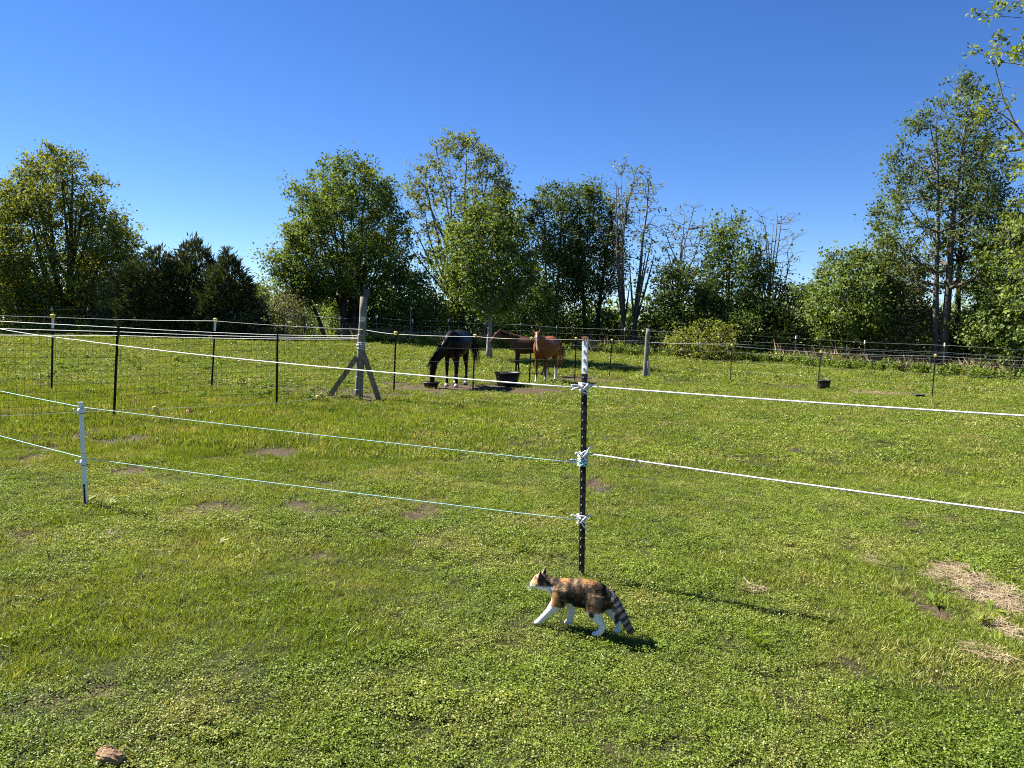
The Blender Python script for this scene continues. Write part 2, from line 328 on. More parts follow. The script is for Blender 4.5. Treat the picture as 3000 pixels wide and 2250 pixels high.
TREES = [
 dict(name='maple_tree', label='large teardrop-shaped leafy tree at the far left, taller than the cedars', X=-26.2, Y=44, H=10.4, prof=[(.07,2.7),(.2,3.7),(.42,3.9),(.62,3.35),(.8,2.5),(.93,1.5),(1.,.6)], r0=.30, bark='bark_dark', leafm='leaf_maple', nl=44000, limbs=34, subs=230, twigs=760, rise=1.5, stems=((.25,0),(-.3,.1),(.05,.35)), seed=3, lump=.16, upright=.12, spread=.27, core=.26, clump=.55),
 dict(name='broadleaf_tree', label='bright leafy tree cut off by the left edge of the picture', X=-29.2, Y=40, H=6.3, prof=[(.08,2.0),(.3,3.0),(.6,2.8),(.85,1.7),(1.,.4)], r0=.2, bark='bark_dark', leafm='leaf_maple', nl=14000, limbs=16, subs=80, twigs=380, seed=4),
 dict(name='cedar_tree', label='dark evergreen cedar with the tallest tip, in the middle of the cedar clump', X=-17.3, Y=41, H=5.3, prof=[(.03,2.3),(.2,2.4),(.45,2.0),(.7,1.3),(.88,.55),(1.,.05)], r0=.16, bark='bark_dark', leafm='leaf_cedar', nl=19000, limbs=40, subs=140, twigs=420, leaf=(.26,.055), spread=.14, seed=5, rise=.35, cedar=True, core=.3, lump=.3, leader=1.0, clump=.2),
 dict(name='cedar_tree', label='broad dark evergreen cedar on the left of the cedar clump', X=-18.9, Y=40.2, H=4.6, prof=[(.03,2.1),(.25,2.3),(.5,2.0),(.75,1.35),(.9,.7),(1.,.1)], r0=.15, bark='bark_dark', leafm='leaf_cedar', nl=15000, limbs=36, subs=120, twigs=360, leaf=(.26,.055), spread=.14, seed=6, rise=.35, cedar=True, core=.3, lump=.3, leader=1.0, clump=.2),
 dict(name='cedar_tree', label='dark pointed evergreen cedar on the right of the cedar clump', X=-15.0, Y=39.6, H=4.6, prof=[(.03,1.8),(.22,1.8),(.5,1.35),(.75,.75),(.9,.3),(1.,.04)], r0=.14, bark='bark_dark', leafm='leaf_cedar', nl=12000, limbs=34, subs=110, twigs=330, leaf=(.26,.055), spread=.13, seed=7, rise=.35, cedar=True, core=.3, lump=.3, leader=1.0, clump=.2),
 dict(name='sapling_tree', label='light green young tree in the gap between the large left tree and the cedars', X=-20.9, Y=41.5, H=4.0, prof=[(.12,1.0),(.4,1.35),(.7,1.0),(1.,.2)], r0=.07, bark='bark_grey', leafm='leaf_pale', nl=4200, limbs=9, subs=40, twigs=150, seed=8),
 dict(name='broad_tree', label='broad dense leafy tree behind the tall wooden post', X=-9.6, Y=44, H=10.1, prof=[(.24,1.6),(.36,3.1),(.55,3.6),(.75,3.3),(.9,2.4),(1.,1.1)], r0=.26, bark='bark_dark', leafm='leaf_mid', nl=34000, limbs=30, subs=190, twigs=640, stems=((.3,0),(-.35,.1),(.0,.4),(-.1,-.3)), seed=9, lump=.5, rise=1.0, spread=.28),
 dict(name='leaning_tree', label='low tree leaning left beside the broad tree, bare curved stem', X=-10.8, Y=43, H=5.0, prof=[(.42,.8),(.6,1.25),(.8,1.1),(1.,.5)], r0=.16, bark='bark_dark', leafm='leaf_mid', nl=5200, limbs=10, subs=40, twigs=170, lean=(-2.9,0), seed=10, leader=.8),
 dict(name='tall_tree', label='tallest sparse pale-leaved tree with visible ascending branches', X=-3.4, Y=47, H=12.7, prof=[(.30,1.6),(.42,2.9),(.6,3.4),(.78,3.2),(.9,2.3),(1.,.8)], r0=.26, bark='bark_grey', leafm='leaf_pale', nl=9000, limbs=30, subs=170, twigs=560, seed=11, rise=1.5, twig_r=.013, core=.02, spread=.17, leaf=(.18,.12), upright=.15, stems=((.15,0),(-.2,.15)), lump=.3),
 dict(name='pasture_tree', label='small round-crowned tree with pale trunk standing in the paddock beside the brown horse', X=-1.02, Y=32.5, H=6.9, prof=[(.29,.4),(.4,1.2),(.58,1.9),(.77,1.6),(.92,.9),(1.,.3)], base_f=.95, clump=.42, lump=.5, r0=.135, bark='bark_pale', leafm='leaf_mid', nl=19000, limbs=22, subs=110, twigs=420, seed=12, rise=1.1, leaf=(.14,.085), spread=.2, upright=.1),
 dict(name='slender_tree', label='dark upright leafy tree right of the pale-trunked tree, with straight double stem', X=2.3, Y=45, H=9.6, prof=[(.28,1.0),(.45,1.6),(.7,1.75),(.88,1.3),(1.,.4)], r0=.17, bark='bark_dark', leafm='leaf_dark', nl=12000, limbs=20, subs=90, twigs=340, seed=13, stems=((.2,0),(-.2,.1)), lump=.4, spread=.24),
 dict(name='forked_tree', label='dark leafy tree with curving forked stem behind the chestnut horse', X=4.7, Y=45.5, H=9.6, prof=[(.30,.9),(.45,1.6),(.68,1.7),(.85,1.3),(1.,.35)], r0=.19, bark='bark_dark', leafm='leaf_dark', nl=11500, limbs=20, subs=90, twigs=340, seed=14, stems=((.32,0),(-.3,.0)), lump=.45, spread=.24),
 dict(name='bare_tree', label='tall nearly bare tree forking into two stems above the gap right of the horses', X=6.6, Y=43, H=10.9, prof=[(.28,.7),(.45,1.6),(.65,1.75),(.85,1.3),(1.,.5)], r0=.17, bark='bark_grey', leafm='leaf_pale', nl=1000, limbs=20, subs=90, twigs=360, seed=15, rise=1.8, twig_r=.014, core=0., spread=.16, stems=((.28,0),(-.22,.1)), upright=.2),
 dict(name='bare_tree', label='thin bare-topped tree above the second wooden post', X=9.3, Y=43.4, H=8.6, prof=[(.35,.6),(.55,1.3),(.8,1.35),(1.,.6)], r0=.13, bark='bark_grey', leafm='leaf_pale', nl=550, limbs=14, subs=70, twigs=280, seed=16, rise=1.8, twig_r=.013, core=0., spread=.16, lean=(.5,0), upright=.2),
 dict(name='leafy_tree', label='leafy tree with a pointed tip between two bare trees, centre right', X=12.0, Y=42, H=7.6, prof=[(.25,1.2),(.45,1.8),(.68,1.75),(.82,1.1),(.92,.4),(1.,.15)], r0=.15, bark='bark_dark', leafm='leaf_mid', nl=9500, limbs=18, subs=80, twigs=320, seed=17, lump=.45, spread=.24),
 dict(name='bare_tree', label='leafless tree fanning its twigs against the sky, rightmost of the bare trees', X=13.8, Y=41, H=7.8, prof=[(.35,.5),(.6,1.25),(.85,1.5),(1.,.9)], r0=.12, bark='bark_grey', leafm='leaf_pale', nl=140, limbs=16, subs=70, twigs=240, seed=18, rise=1.9, twig_r=.012, core=0., spread=.14, upright=.22, lean=(.15,0)),
 dict(name='ivy_tree', label='short ivy-clad dark tree just right of the second wooden post', X=9.1, Y=41.6, H=4.9, prof=[(.1,1.3),(.4,1.6),(.75,1.35),(.92,.9),(1.,.4)], r0=.16, bark='bark_dark', leafm='leaf_dark', nl=10000, limbs=14, subs=70, twigs=280, seed=19, spread=.2, core=.3),
 dict(name='bushy_tree', label='wide bushy many-stemmed tree left of the twin tall trunks', X=16.6, Y=37.5, H=5.7, prof=[(.26,1.6),(.42,2.6),(.62,2.4),(.8,1.5),(.92,.8),(1.,.35)], r0=.12, bark='bark_dark', leafm='leaf_mid', nl=14000, limbs=24, subs=110, twigs=400, clump=.38, seed=20, stems=((.4,0),(-.45,.1),(.1,.3),(-.15,-.25),(.2,-.2)), lump=.55, spread=.22),
 dict(name='tall_tree', label='tall open-crowned tree on the right with a straight grey trunk', X=20.0, Y=35.2, H=13.6, prof=[(.28,.8),(.36,3.0),(.48,3.6),(.62,2.7),(.8,1.8),(.94,.9),(1.,.25)], r0=.24, bark='bark_grey', leafm='leaf_dark', nl=12500, limbs=34, subs=170, twigs=560, seed=21, rise=.35, core=.02, spread=.2, leaf=(.15,.09), lump=.5, twig_r=.01, base_f=1.0, stems=((.16,0),(-.16,.1))),
 dict(name='tall_tree', label='slimmer dark trunk and crown just right of the tall open-crowned tree', X=21.3, Y=36.2, H=12.0, prof=[(.42,.9),(.55,1.9),(.7,2.0),(.88,1.3),(1.,.3)], base_f=1.0, r0=.19, bark='bark_dark', leafm='leaf_dark', nl=7000, limbs=22, subs=110, twigs=380, seed=22, rise=.6, core=.04, spread=.2, leaf=(.15,.09), lump=.45),
 dict(name='near_tree', label='near yellow-green tree reaching in from the right edge of the picture', X=16.3, Y=20.5, H=13.0, prof=[(.14,1.6),(.25,2.7),(.42,2.9),(.6,3.1),(.75,4.0),(.9,3.6),(1.,1.6)], r0=.22, bark='bark_grey', leafm='leaf_yellow', nl=15000, limbs=30, subs=180, twigs=640, seed=23, rise=1.0, twig_r=.008, core=0., spread=.12, leaf=(.105,.065), lump=.3, clump=.36),
 dict(name='dense_tree', label='dense low tree with sunlit leaves at the right edge behind the fence', X=22.6, Y=33, H=6.6, prof=[(.06,1.8),(.3,2.6),(.6,2.5),(.85,1.6),(1.,.4)], r0=.16, bark='bark_dark', leafm='leaf_mid', nl=18000, limbs=18, subs=90, twigs=420, seed=24, lump=.4, spread=.26),
 dict(name='background_tree', label='olive green tree behind the tall twin trunks on the right', X=20.6, Y=41.5, H=6.6, prof=[(.08,1.8),(.35,2.3),(.65,1.9),(.88,1.0),(1.,.3)], r0=.12, bark='bark_grey', leafm='leaf_olive', nl=9000, limbs=16, subs=80, twigs=300, seed=25, lump=.5, spread=.24),
 dict(name='background_tree', label='dark green tree behind the dense sunlit tree at the right edge', X=25.6, Y=38.5, H=7.8, prof=[(.08,2.0),(.35,2.6),(.65,2.2),(.88,1.2),(1.,.3)], r0=.14, bark='bark_dark', leafm='leaf_dark', nl=10000, limbs=16, subs=80, twigs=320, seed=26, lump=.5, spread=.25),
 # shrubs that stand out of the undergrowth
 dict(name='scrub_bush', label='greyish olive scrub bush in the gap right of the cedars', X=-12.6, Y=40, H=2.6, prof=[(.05,1.5),(.4,1.9),(.8,1.2),(1.,.4)], r0=.05, bark='bark_grey', leafm='leaf_olive', nl=5200, limbs=14, subs=70, twigs=260, seed=30, stems=((.3,0),(-.3,.1),(0,.3)), spread=.16, leaf=(.11,.06), twig_r=.010),
 dict(name='light_bush', label='light green leafy bush behind the black horse', X=-6.0, Y=44, H=4.2, prof=[(.1,1.4),(.45,1.9),(.8,1.3),(1.,.4)], r0=.06, bark='bark_dark', leafm='leaf_mid', nl=7500, limbs=12, subs=60, twigs=240, seed=31),
 dict(name='leafy_bush', label='leafy bush between the pale-trunked tree and the chestnut horse', X=.8, Y=43.5, H=3.6, prof=[(.06,1.6),(.45,2.0),(.8,1.3),(1.,.4)], r0=.06, bark='bark_dark', leafm='leaf_mid', nl=8000, limbs=12, subs=60, twigs=240, seed=32),
 dict(name='leafy_bush', label='low rounded light green bush at the fence right of the second wooden post', X=9.6, Y=38.2, H=1.9, prof=[(.05,1.5),(.45,1.7),(.8,1.1),(1.,.4)], r0=.04, bark='bark_grey', leafm='leaf_maple', nl=4800, limbs=12, subs=50, twigs=200, seed=33, leaf=(.12,.08), spread=.18),
 dict(name='leafy_bush', label='green bush under the leafy tree with the pointed tip', X=12.2, Y=41, H=3.3, prof=[(.05,1.7),(.45,2.0),(.8,1.4),(1.,.5)], r0=.05, bark='bark_dark', leafm='leaf_mid', nl=7500, limbs=12, subs=60, twigs=220, seed=34),
 dict(name='twiggy_bush', label='dark narrow bush left of the wide bushy tree', X=14.7, Y=40, H=3.9, prof=[(.05,1.1),(.5,1.3),(.85,.8),(1.,.3)], r0=.06, bark='bark_grey', leafm='leaf_dark', nl=4800, limbs=12, subs=60, twigs=200, seed=35, twig_r=.010),
 dict(name='leafy_bush', label='olive green bush between the wide bushy tree and the tall grey trunk', X=18.7, Y=37.0, H=4.3, prof=[(.05,1.3),(.45,1.7),(.8,1.2),(1.,.4)], r0=.06, bark='bark_grey', leafm='leaf_olive', nl=6500, limbs=12, subs=60, twigs=220, seed=36),
]
for d in TREES:
    tree(cat='bush' if 'bush' in d['name'] else 'tree', **d)

def undergrowth():
    rng = np.random.RandomState(50); P = []; stems = MB()
    n = 150
    for i in range(n):
        x = -32 + 64 * (i + rng.rand()) / n; y = 44.5 - 6.5 * ss(12, 25, x) + rng.rand() * 3.5
        if -15.5 < x < -11.5 and rng.rand() < .6: continue
        h = (1.3 + 2.3 * rng.rand() ** 1.5); r = .8 + .7 * rng.rand(); z0 = float(gz(x, y)); k = int(520 * h * r / 2)
        a = rng.rand(k) * 2 * np.pi; t = rng.rand(k); rr = r * np.sqrt(rng.rand(k)) * (1.1 - .7 * t)
        P.append(np.stack([x + rr * np.cos(a), y + rr * np.sin(a), z0 + .05 + t * h], 1))
        for q in range(6):
            e = np.array([x + rng.randn() * r * .6, y + rng.randn() * r * .5, z0 + h * (.7 + .6 * rng.rand())]); b = np.array([x + rng.randn() * .2, y + rng.randn() * .2, z0 - .05])
            stems.tube(bez(b, (b + e) / 2 + rng.randn(3) * .15, e, 5), np.linspace(.022, .008, 5), 3, False)
    P = np.concatenate(P); n = len(P)
    o = leaves('undergrowth', P, rng.randn(n, 3), rng.randn(n, 3) * .8 + (0, 0, .6), .16, .10, M['leaf_mid'], None, rng)
    tag(o, 'dark tangled undergrowth along the foot of the treeline', 'undergrowth', kind='stuff')
    s = stems.build('stems', M['bark_dark'], o); s['kind'] = 'stuff'
    # distant wood seen through the gaps
    P = []
    for i in range(90):
        x = -62 + 124 * (i + rng.rand()) / 90; y = 66 + rng.rand() * 16; h = 2.6 + 3.2 * rng.rand(); r = 1.6 + 1.2 * rng.rand(); k = 420
        u = rng.randn(k, 3); u /= np.linalg.norm(u, axis=1)[:, None]; u *= rng.rand(k, 1) ** .4
        P.append(np.array([x, y, float(gz(x, y)) + h * .5]) + u * (r, r, h * .55))
    P = np.concatenate(P); n = len(P)
    o = leaves('woodland', P, rng.randn(n, 3), rng.randn(n, 3) + (0, 0, .5), .34, .24, M['leaf_mid'], None, rng)
    tag(o, 'distant wood showing through gaps in the treeline', 'woodland', kind='stuff')
undergrowth()
# ------------------------------------------------------------------ fences
M['post_black'] = plain('post_black', (.005, .005, .005), .6, .5, 60, .1, spec=.2)
M['post_steel'] = plain('post_steel', (.05, .042, .036), .6, .5, 40, .2)
M['post_white'] = plain('post_white', (.75, .76, .76), .5, .12, 25, c2=(.60, .60, .58))
M['white_plastic'] = plain('white_plastic', (.72, .72, .69), .4, .1, 12)
M['stud_worn'] = plain('stud_worn', (.55, .55, .54), .5, .5, 300)
M['rust'] = plain('rust', (.30, .14, .04), .85, .6, 120, .4)
M['cap_yellow'] = plain('cap_yellow', (.72, .56, .10), .45, .2, 40)
M['rope_white'] = plain('rope_white', (.80, .80, .80), .8, .25, 160, .6)
M['string_teal'] = plain('string_teal', (.52, .70, .70), .7, .5, 300, c2=(.22, .50, .54))
M['wire'] = plain('wire', (.55, .56, .56), .4, .2, 40, metal=.4)
M['wire_white'] = plain('wire_white', (.72, .72, .68), .6, .2, 40)
M['mesh_wire'] = plain('mesh_wire', (.03, .03, .03), .6, .3, 20)
def tapemat(name, c, f=.55):
    t = NT(name); d = t.n('ShaderNodeBsdfDiffuse'); tr = t.n('ShaderNodeBsdfTranslucent'); m = t.n('ShaderNodeMixShader'); m.inputs[0].default_value = f
    col = t.ramp(t.noise(40, 3, t.obj()), [(.3, tuple(x * .85 for x in c)), (.7, c)]); t.l(col, d.inputs[0]); t.l(col, tr.inputs[0]); t.l(d.outputs[0], m.inputs[1]); t.l(tr.outputs[0], m.inputs[2]); t.l(m.outputs[0], t.out.inputs[0]); return t.m
M['tape_white'] = tapemat('tape_white', (.86, .86, .84))
def wood(name, a, b):
    t = NT(name); p = t.n('ShaderNodeBsdfPrincipled'); mp = t.n('ShaderNodeMapping'); mp.inputs['Scale'].default_value = (14, 14, .9); t.l(t.obj(), mp.inputs[0])
    f = t.noise(3.2, 6, mp.outputs[0], .65); t.l(t.ramp(f, [(.3, a), (.7, b)]), p.inputs['Base Color']); p.inputs['Roughness'].default_value = .9; p.inputs['Specular IOR Level'].default_value = .2
    bm = t.n('ShaderNodeBump'); bm.inputs['Strength'].default_value = .6; bm.inputs['Distance'].default_value = .01; t.l(f, bm.inputs['Height']); t.l(bm.outputs[0], p.inputs['Normal'])
    t.l(p.outputs[0], t.out.inputs[0]); return t.m
M['wood_post'] = wood('wood_post', (.075, .070, .052), (.27, .25, .19))
M['wood_plank'] = wood('wood_plank', (.10, .075, .045), (.30, .23, .14))
M['wood_pale'] = wood('wood_pale', (.38, .34, .27), (.62, .58, .50))
M['black_rubber'] = plain('black_rubber', (.013, .013, .014), .55, .35, 25, .1)
M['navy_plastic'] = plain('navy_plastic', (.010, .012, .035), .3, .3, 20)
M['paper'] = plain('paper', (.62, .60, .50), .8, .15, 30)
M['ink'] = plain('ink', (.015, .015, .018), .7, .1, 20)

def G(x, y): return float(gz(x, y))
def frame(bot, top):
    """rotation whose z runs along a post leaning from bot to top, y facing away from the yard"""
    z = np.array(top, float) - np.array(bot, float); L = np.linalg.norm(z); z /= L
    y = np.array([0, 1., 0]) - z[1] * z; y /= np.linalg.norm(y); x = np.cross(y, z); return np.stack([x, y, z], 1), L
def rot_to(o, Mx): o.rotation_euler = Matrix(Mx.tolist()).to_euler()
POST_TOP = {}
def tpost(key, label, x, y, top, cap=True, white=0., steel=False, name='t_post'):
    bot = np.array([x, y, G(x, y) - .05]); top = np.array(top, float); Mx, L = frame(bot, top)
    o = empty(name, bot); rot_to(o, Mx); tag(o, label, 'fence post', 'steel posts of the paddock fence')
    mb = MB(); lw = L - white
    mb.box((0, 0, lw / 2), (.036, .005, lw)); mb.box((0, .018, lw / 2), (.005, .032, lw))
    mb.build('shaft', M['post_steel' if steel else 'post_black'], o, False)
    if white:
        mb = MB(); mb.box((0, 0, L - white / 2), (.044, .010, white)); mb.box((0, .02, L - white / 2), (.009, .036, white)); mb.build('white_sleeve', M['post_white'], o, False)
    if cap:
        mb = MB(); mb.lathe([(.030, L - .055), (.034, L - .045), (.034, L - .012), (.046, L - .008), (.046, L + .012), (.030, L + .024), (.012, L + .03)], sides=12); c = mb.build('cap', M['cap_yellow'], o)
        mb = MB(); mb.box((0, -.04, L - .025), (.03, .022, .03)); mb.build('wire_clip', M['cap_yellow'], c, False)
    POST_TOP[key] = top
    return o
tpost('a', 'black post with white sleeve and yellow cap nearest the left edge', -8.75, 14.21, (-8.68, 14.21, 1.66), white=.24)
tpost('b', 'black post with white sleeve and yellow cap in front of the right cedar', -6.36, 15.84, (-6.26, 15.84, 1.65), white=.24)
tpost('c', 'capless black post leaning right, first post of the wire mesh from the left', -5.78, 10.84, (-5.69, 10.84, 1.50), cap=False)
tpost('d', 'capless black post of the wire mesh, left of the tall wooden post', -4.16, 13.23, (-4.14, 13.23, 1.39), cap=False)
tpost('e', 'black post with yellow cap just right of the tall wooden post', -2.67, 16.92, (-2.63, 16.92, 1.43))
tpost('f', 'black post with yellow cap beside the tail of the black horse', -0.97, 18.59, (-0.93, 18.59, 1.39))
tpost('g', 'black post with yellow cap in front of the chestnut horse face', 0.48, 21.23, (0.535, 21.23, 1.32))
tpost('h', 'black post with yellow cap between the chestnut horse and the white-topped post', 2.0, 23.96, (2.02, 23.96, 1.31))
tpost('i', 'black post with yellow cap just right of the white-topped post', 3.39, 26.13, (3.45, 26.13, 1.25))
tpost('j', 'brown steel post with yellow cap midway between the second wooden post and the bucket', 7.71, 26.47, (7.72, 26.47, 1.14), steel=True)
tpost('k', 'brown steel post with yellow cap that the black bucket stands against', 10.08, 24.71, (10.14, 24.71, 1.0), steel=True)
tpost('l', 'brown steel post with yellow cap beside the small rubber pan, rightmost', 13.03, 23.21, (13.06, 23.21, .99), steel=True)

# wooden corner post with two braces, charger box and plate
def corner_post():
    bot = np.array([-3.12, 15.2, G(-3.12, 15.2) - .1]); top = np.array([-3.01, 15.2, 2.15]); Mx, L = frame(bot, top)
    o = empty('wooden_post', bot); rot_to(o, Mx); tag(o, 'tall round weathered wooden post with a dark box on top and two plank braces', 'fence post')
    mb = MB(); rng = np.random.RandomState(1); k = 9; t = np.linspace(0, 1, k)
    mb.tube(np.stack([rng.randn(k) * .003, rng.randn(k) * .003, t * L], 1), .084 - .008 * t, 16); mb.build('post', M['wood_post'], o)
    for s, (dx, dz, w) in enumerate(((-.62, .90, .095), (.46, .98, .10))):
        b = MB(); a = np.array([.06 * np.sign(dx), -.06, dz + .06]); e = np.array([dx, -.10, .05]); z = a - e; Lb = np.linalg.norm(z); z /= Lb
        y = np.array([0, 1., 0]); x = np.cross(y, z); x /= np.linalg.norm(x); y = np.cross(z, x)
        b.box((a + e) / 2, (w, .042, Lb), np.stack([x, y, z], 1)); q = b.build('brace', M['wood_plank'], o, False)
    b = MB(); b.box((.045, 0, L + .085), (.13, .10, .15)); bx = b.build('charger_box', M['navy_plastic'], o, False)
    b = MB(); b.box((-.012, -.01, L + .16), (.014, .11, .20)); b.build('solar_panel', M['black_rubber'], bx, False)
    b = MB(); b.box((.05, 0, L + .006), (.07, .07, .02)); b.build('bracket', M['post_steel'], bx, False)
    pz = 1.72
    b = MB(); ang = np.linspace(-2.35, -.75, 9); rr = .0815
    V = []; 
    for a in ang: V += [(rr * math.cos(a), rr * math.sin(a), pz - .05), (rr * math.cos(a), rr * math.sin(a), pz + .05)]
    b.add(V, [(2 * i, 2 * i + 2, 2 * i + 3, 2 * i + 1) for i in range(8)]); pl = b.build('plate', M['paper'], o)
    b = MB(); rr = .0835; tri = [(-2.18, .028), (-1.95, .038), (-1.62, -.018), (-1.85, -.022)]
    b.add([(rr * math.cos(a), rr * math.sin(a), pz + h) for a, h in tri] + [(rr * math.cos(a), rr * math.sin(a), pz + h) for a, h in [(-1.5, -.006), (-1.2, .0), (-1.2, -.012), (-1.5, -.018)]], [(0, 1, 2, 3), (4, 5, 6, 7)]); b.build('dark_mark', M['ink'], pl)
    for h in (.30, .55, .86, 1.13, 1.40):
        b = MB(); a = np.linspace(0, 2 * np.pi, 20); r = .088 - .008 * h / L
        b.tube(np.stack([r * np.cos(a), r * np.sin(a), h + .008 * np.sin(a * 2 + h * 9)], 1), .0035, 5); b.build('wire_wrap', M['wire'], o)
    b = MB(); rng = np.random.RandomState(4)
    for q in range(5):
        a = np.linspace(0, 2 * np.pi * 1.2, 18) + rng.rand() * 6; r = .092 + .012 * rng.rand(18)
        b.tube(np.stack([r * np.cos(a), r * np.sin(a), 1.20 + .05 * rng.randn() + .02 * np.sin(a + q)], 1), .006, 5)
    b.build('rope_wrap', M['rope_white'], o)
    return o
corner_post()
def second_post():
    bot = np.array([4.67, 26.5, G(4.67, 26.5) - .1]); top = np.array([4.77, 26.5, 1.66]); Mx, L = frame(bot, top)
    o = empty('wooden_post', bot); rot_to(o, Mx); tag(o, 'slim round wooden post with a pale plank at its foot', 'fence post')
    mb = MB(); t = np.linspace(0, 1, 9); mb.tube(np.stack([.012 * np.sin(t * 5), 0 * t, t * L], 1), .092 - .022 * t, 14); mb.build('post', M['wood_post'], o)
    mb = MB(); mb.lathe([(.0735, L - .12), (.0735, L - .02)], sides=14); mb.build('pale_band', M['wood_pale'], o)
    mb = MB(); mb.box((.12, -.10, .33), (.09, .035, .78), np.array(Matrix.Rotation(-.12, 3, 'Y'))); mb.build('plank', M['wood_pale'], o, False)
    mb = MB(); mb.tube([(-.02, 0, L), (.0, 0, L + .05), (.05, 0, L + .09), (.08, 0, L + .17)], [.02, .02, .015, .008], 6); mb.tube([(.0, 0, L + .03), (-.05, 0, L + .10)], [.012, .006], 5); mb.build('insulated_lead', M['black_rubber'], o)
    mb = MB(); mb.box((.0, -.03, .10), (.34, .20, .05)); mb.build('footing', M['wood_pale'], o, False)
second_post()

# near post with rope knots
MAIN = np.array([.46, 4.65]); MZ = G(*MAIN)
def main_post():
    bot = np.array([.46, 4.65, MZ - .12]); top = np.array([.445, 4.65, 1.51]); Mx, L = frame(bot, top); Mx = Mx @ np.array(Matrix.Rotation(R(-36), 3, 'Z'))
    o = empty('t_post', bot); rot_to(o, Mx); tag(o, 'tall near black studded post with a white painted top, behind the cat', 'fence post')
    wz = L - .226
    mb = MB(); mb.box((0, 0, wz / 2), (.035, .005, wz)); mb.box((0, .019, wz / 2), (.005, .034, wz)); mb.build('shaft', M['post_black'], o, False)
    mb = MB(); mb.box((0, 0, (wz + L) / 2), (.0365, .0062, L - wz)); mb.box((0, .0195, (wz + L) / 2), (.0062, .0345, L - wz)); mb.build('white_top', M['post_white'], o, False)
    mb = MB(); rng = np.random.RandomState(2)
    mb.box((0, .004, L + .001), (.040, .02, .008)); mb.box((-.008, -.0045, L - .016), (.016, .003, .026)); mb.box((.009, -.0045, L - .010), (.012, .003, .016)); mb.build('rusty_rim', M['rust'], o, False)
    st = MB(); z = .16
    while z < wz - .01: st.box((-.003, -.0065, z), (.0045, .008, .010)); z += .0535
    s = st.build('studs', M['stud_worn'], o, False); s['kind'] = 'stuff'
    st = MB()
    while z < L - .02: st.box((-.003, -.008, z), (.008, .011, .018)); z += .0535
    s = st.build('studs', M['post_white'], o, False); s['kind'] = 'stuff'
main_post()
def main_at(h):    # a point on the near post's face at height h over the ground
    return np.array([.46 - .015 * h / 1.5, 4.65, MZ + h])
def knot(parent, c, mat, seed, rad=.033, hgt=.05, rope=.0055, turns=3, ends=2, endlen=.09):
    rng = np.random.RandomState(seed); mb = MB(); c = np.array(c, float) + np.array([0, .008, 0])
    for w in range(turns):
        k = 22; a = np.linspace(0, 2 * np.pi, k) + rng.rand() * 6; tilt = rng.randn() * .5; z0 = (w / max(turns - 1, 1) - .5) * hgt
        r = rad * (.85 + .12 * rng.rand(k))
        mb.tube(np.stack([c[0] + r * np.cos(a), c[1] + r * np.sin(a), c[2] + z0 + tilt * .02 * np.cos(a)], 1), rope, 6)
    P = [c + np.array([-.02, -.03, .02]), c + np.array([0, -.045, -.005]), c + np.array([.022, -.034, -.02])]
    mb.tube(bez(*[np.array(p) for p in P], 6), rope * 1.2, 6)
    mb.tube(bez(P[0] * (1, 1, 0) + (0, 0, c[2] - .02), c + np.array([0, -.05, .0]), P[2] * (1, 1, 0) + (0, 0, c[2] + .025), 6), rope * 1.1, 6)
    for e in range(ends):
        s = -1 if e % 2 == 0 else 1; d = np.array([s * endlen * (.6 + .4 * rng.rand()), -.02 - .02 * rng.rand(), .02 * rng.randn() + .012])
        mb.tube(bez(c + np.array([s * .015, -.035, 0]), c + d * .6 + np.array([0, 0, .02]), c + d, 6), [rope, rope, rope, rope, rope * 1.2, rope * 1.3], 6)
    return mb.build('knot', mat, parent)
def strand(name, pts, r, mat, label, cat, group=None, sag=0., sides=6, seg=10, twist=0.):
    """rope or wire through fixed points, sagging a little between them"""
    P = []; pts = [np.array(p, float) for p in pts]
    for i in range(len(pts) - 1):
        t = np.linspace(0, 1, seg, endpoint=(i == len(pts) - 2))[:, None]; q = pts[i] + (pts[i + 1] - pts[i]) * t
        q[:, 2] -= sag * np.linalg.norm(pts[i + 1] - pts[i]) * (4 * t * (1 - t))[:, 0]; P.append(q)
    P = np.concatenate(P); base = P[0].copy(); mb = MB(); mb.tube(P - base, r, sides)
    o = mb.build(name, M[mat]); o.location = base; tag(o, label, cat, group); return o
def tape(name, pts, h, mat, label, cat, group=None, sag=0., seg=10, parent=None):
    """flat polythene tape standing on edge through fixed points"""
    P = []; pts = [np.array(p, float) for p in pts]
    for i in range(len(pts) - 1):
        t = np.linspace(0, 1, seg, endpoint=(i == len(pts) - 2))[:, None]; q = pts[i] + (pts[i + 1] - pts[i]) * t
        q[:, 2] -= sag * np.linalg.norm(pts[i + 1] - pts[i]) * (4 * t * (1 - t))[:, 0]; P.append(q)
    P = np.concatenate(P); base = P[0].copy() if parent is None else 0; P = P - base; k = len(P); tw = np.cumsum(np.random.RandomState(k).randn(k) * .12)
    T = np.gradient(P, axis=0); T /= np.linalg.norm(T, axis=1)[:, None]; S = np.cross(T, (0, 0, 1.)); up = np.array([0, 0, 1.]) * np.cos(tw)[:, None] + S * np.sin(tw)[:, None]
    mb = MB(); mb.add(np.concatenate([P - up * h / 2, P + up * h / 2]), [(i, i + 1, k + i + 1, k + i) for i in range(k - 1)]); o = mb.build(name, M[mat], parent)
    if parent is None: o.location = base; tag(o, label, cat, group)
    return o
def rel(o, c): return np.array(c) - np.array(o.location)
a = main_at(1.205)
LR = strand('white_rope', [a + (-.03, -.01, 0), (-6.1, 10.5, 1.30), (-9.4, 13.45, 1.44)], .0052, 'rope_white', 'thick white rope from the near post, running far back to the left edge', 'rope', 'white fence ropes', .004, seg=24)
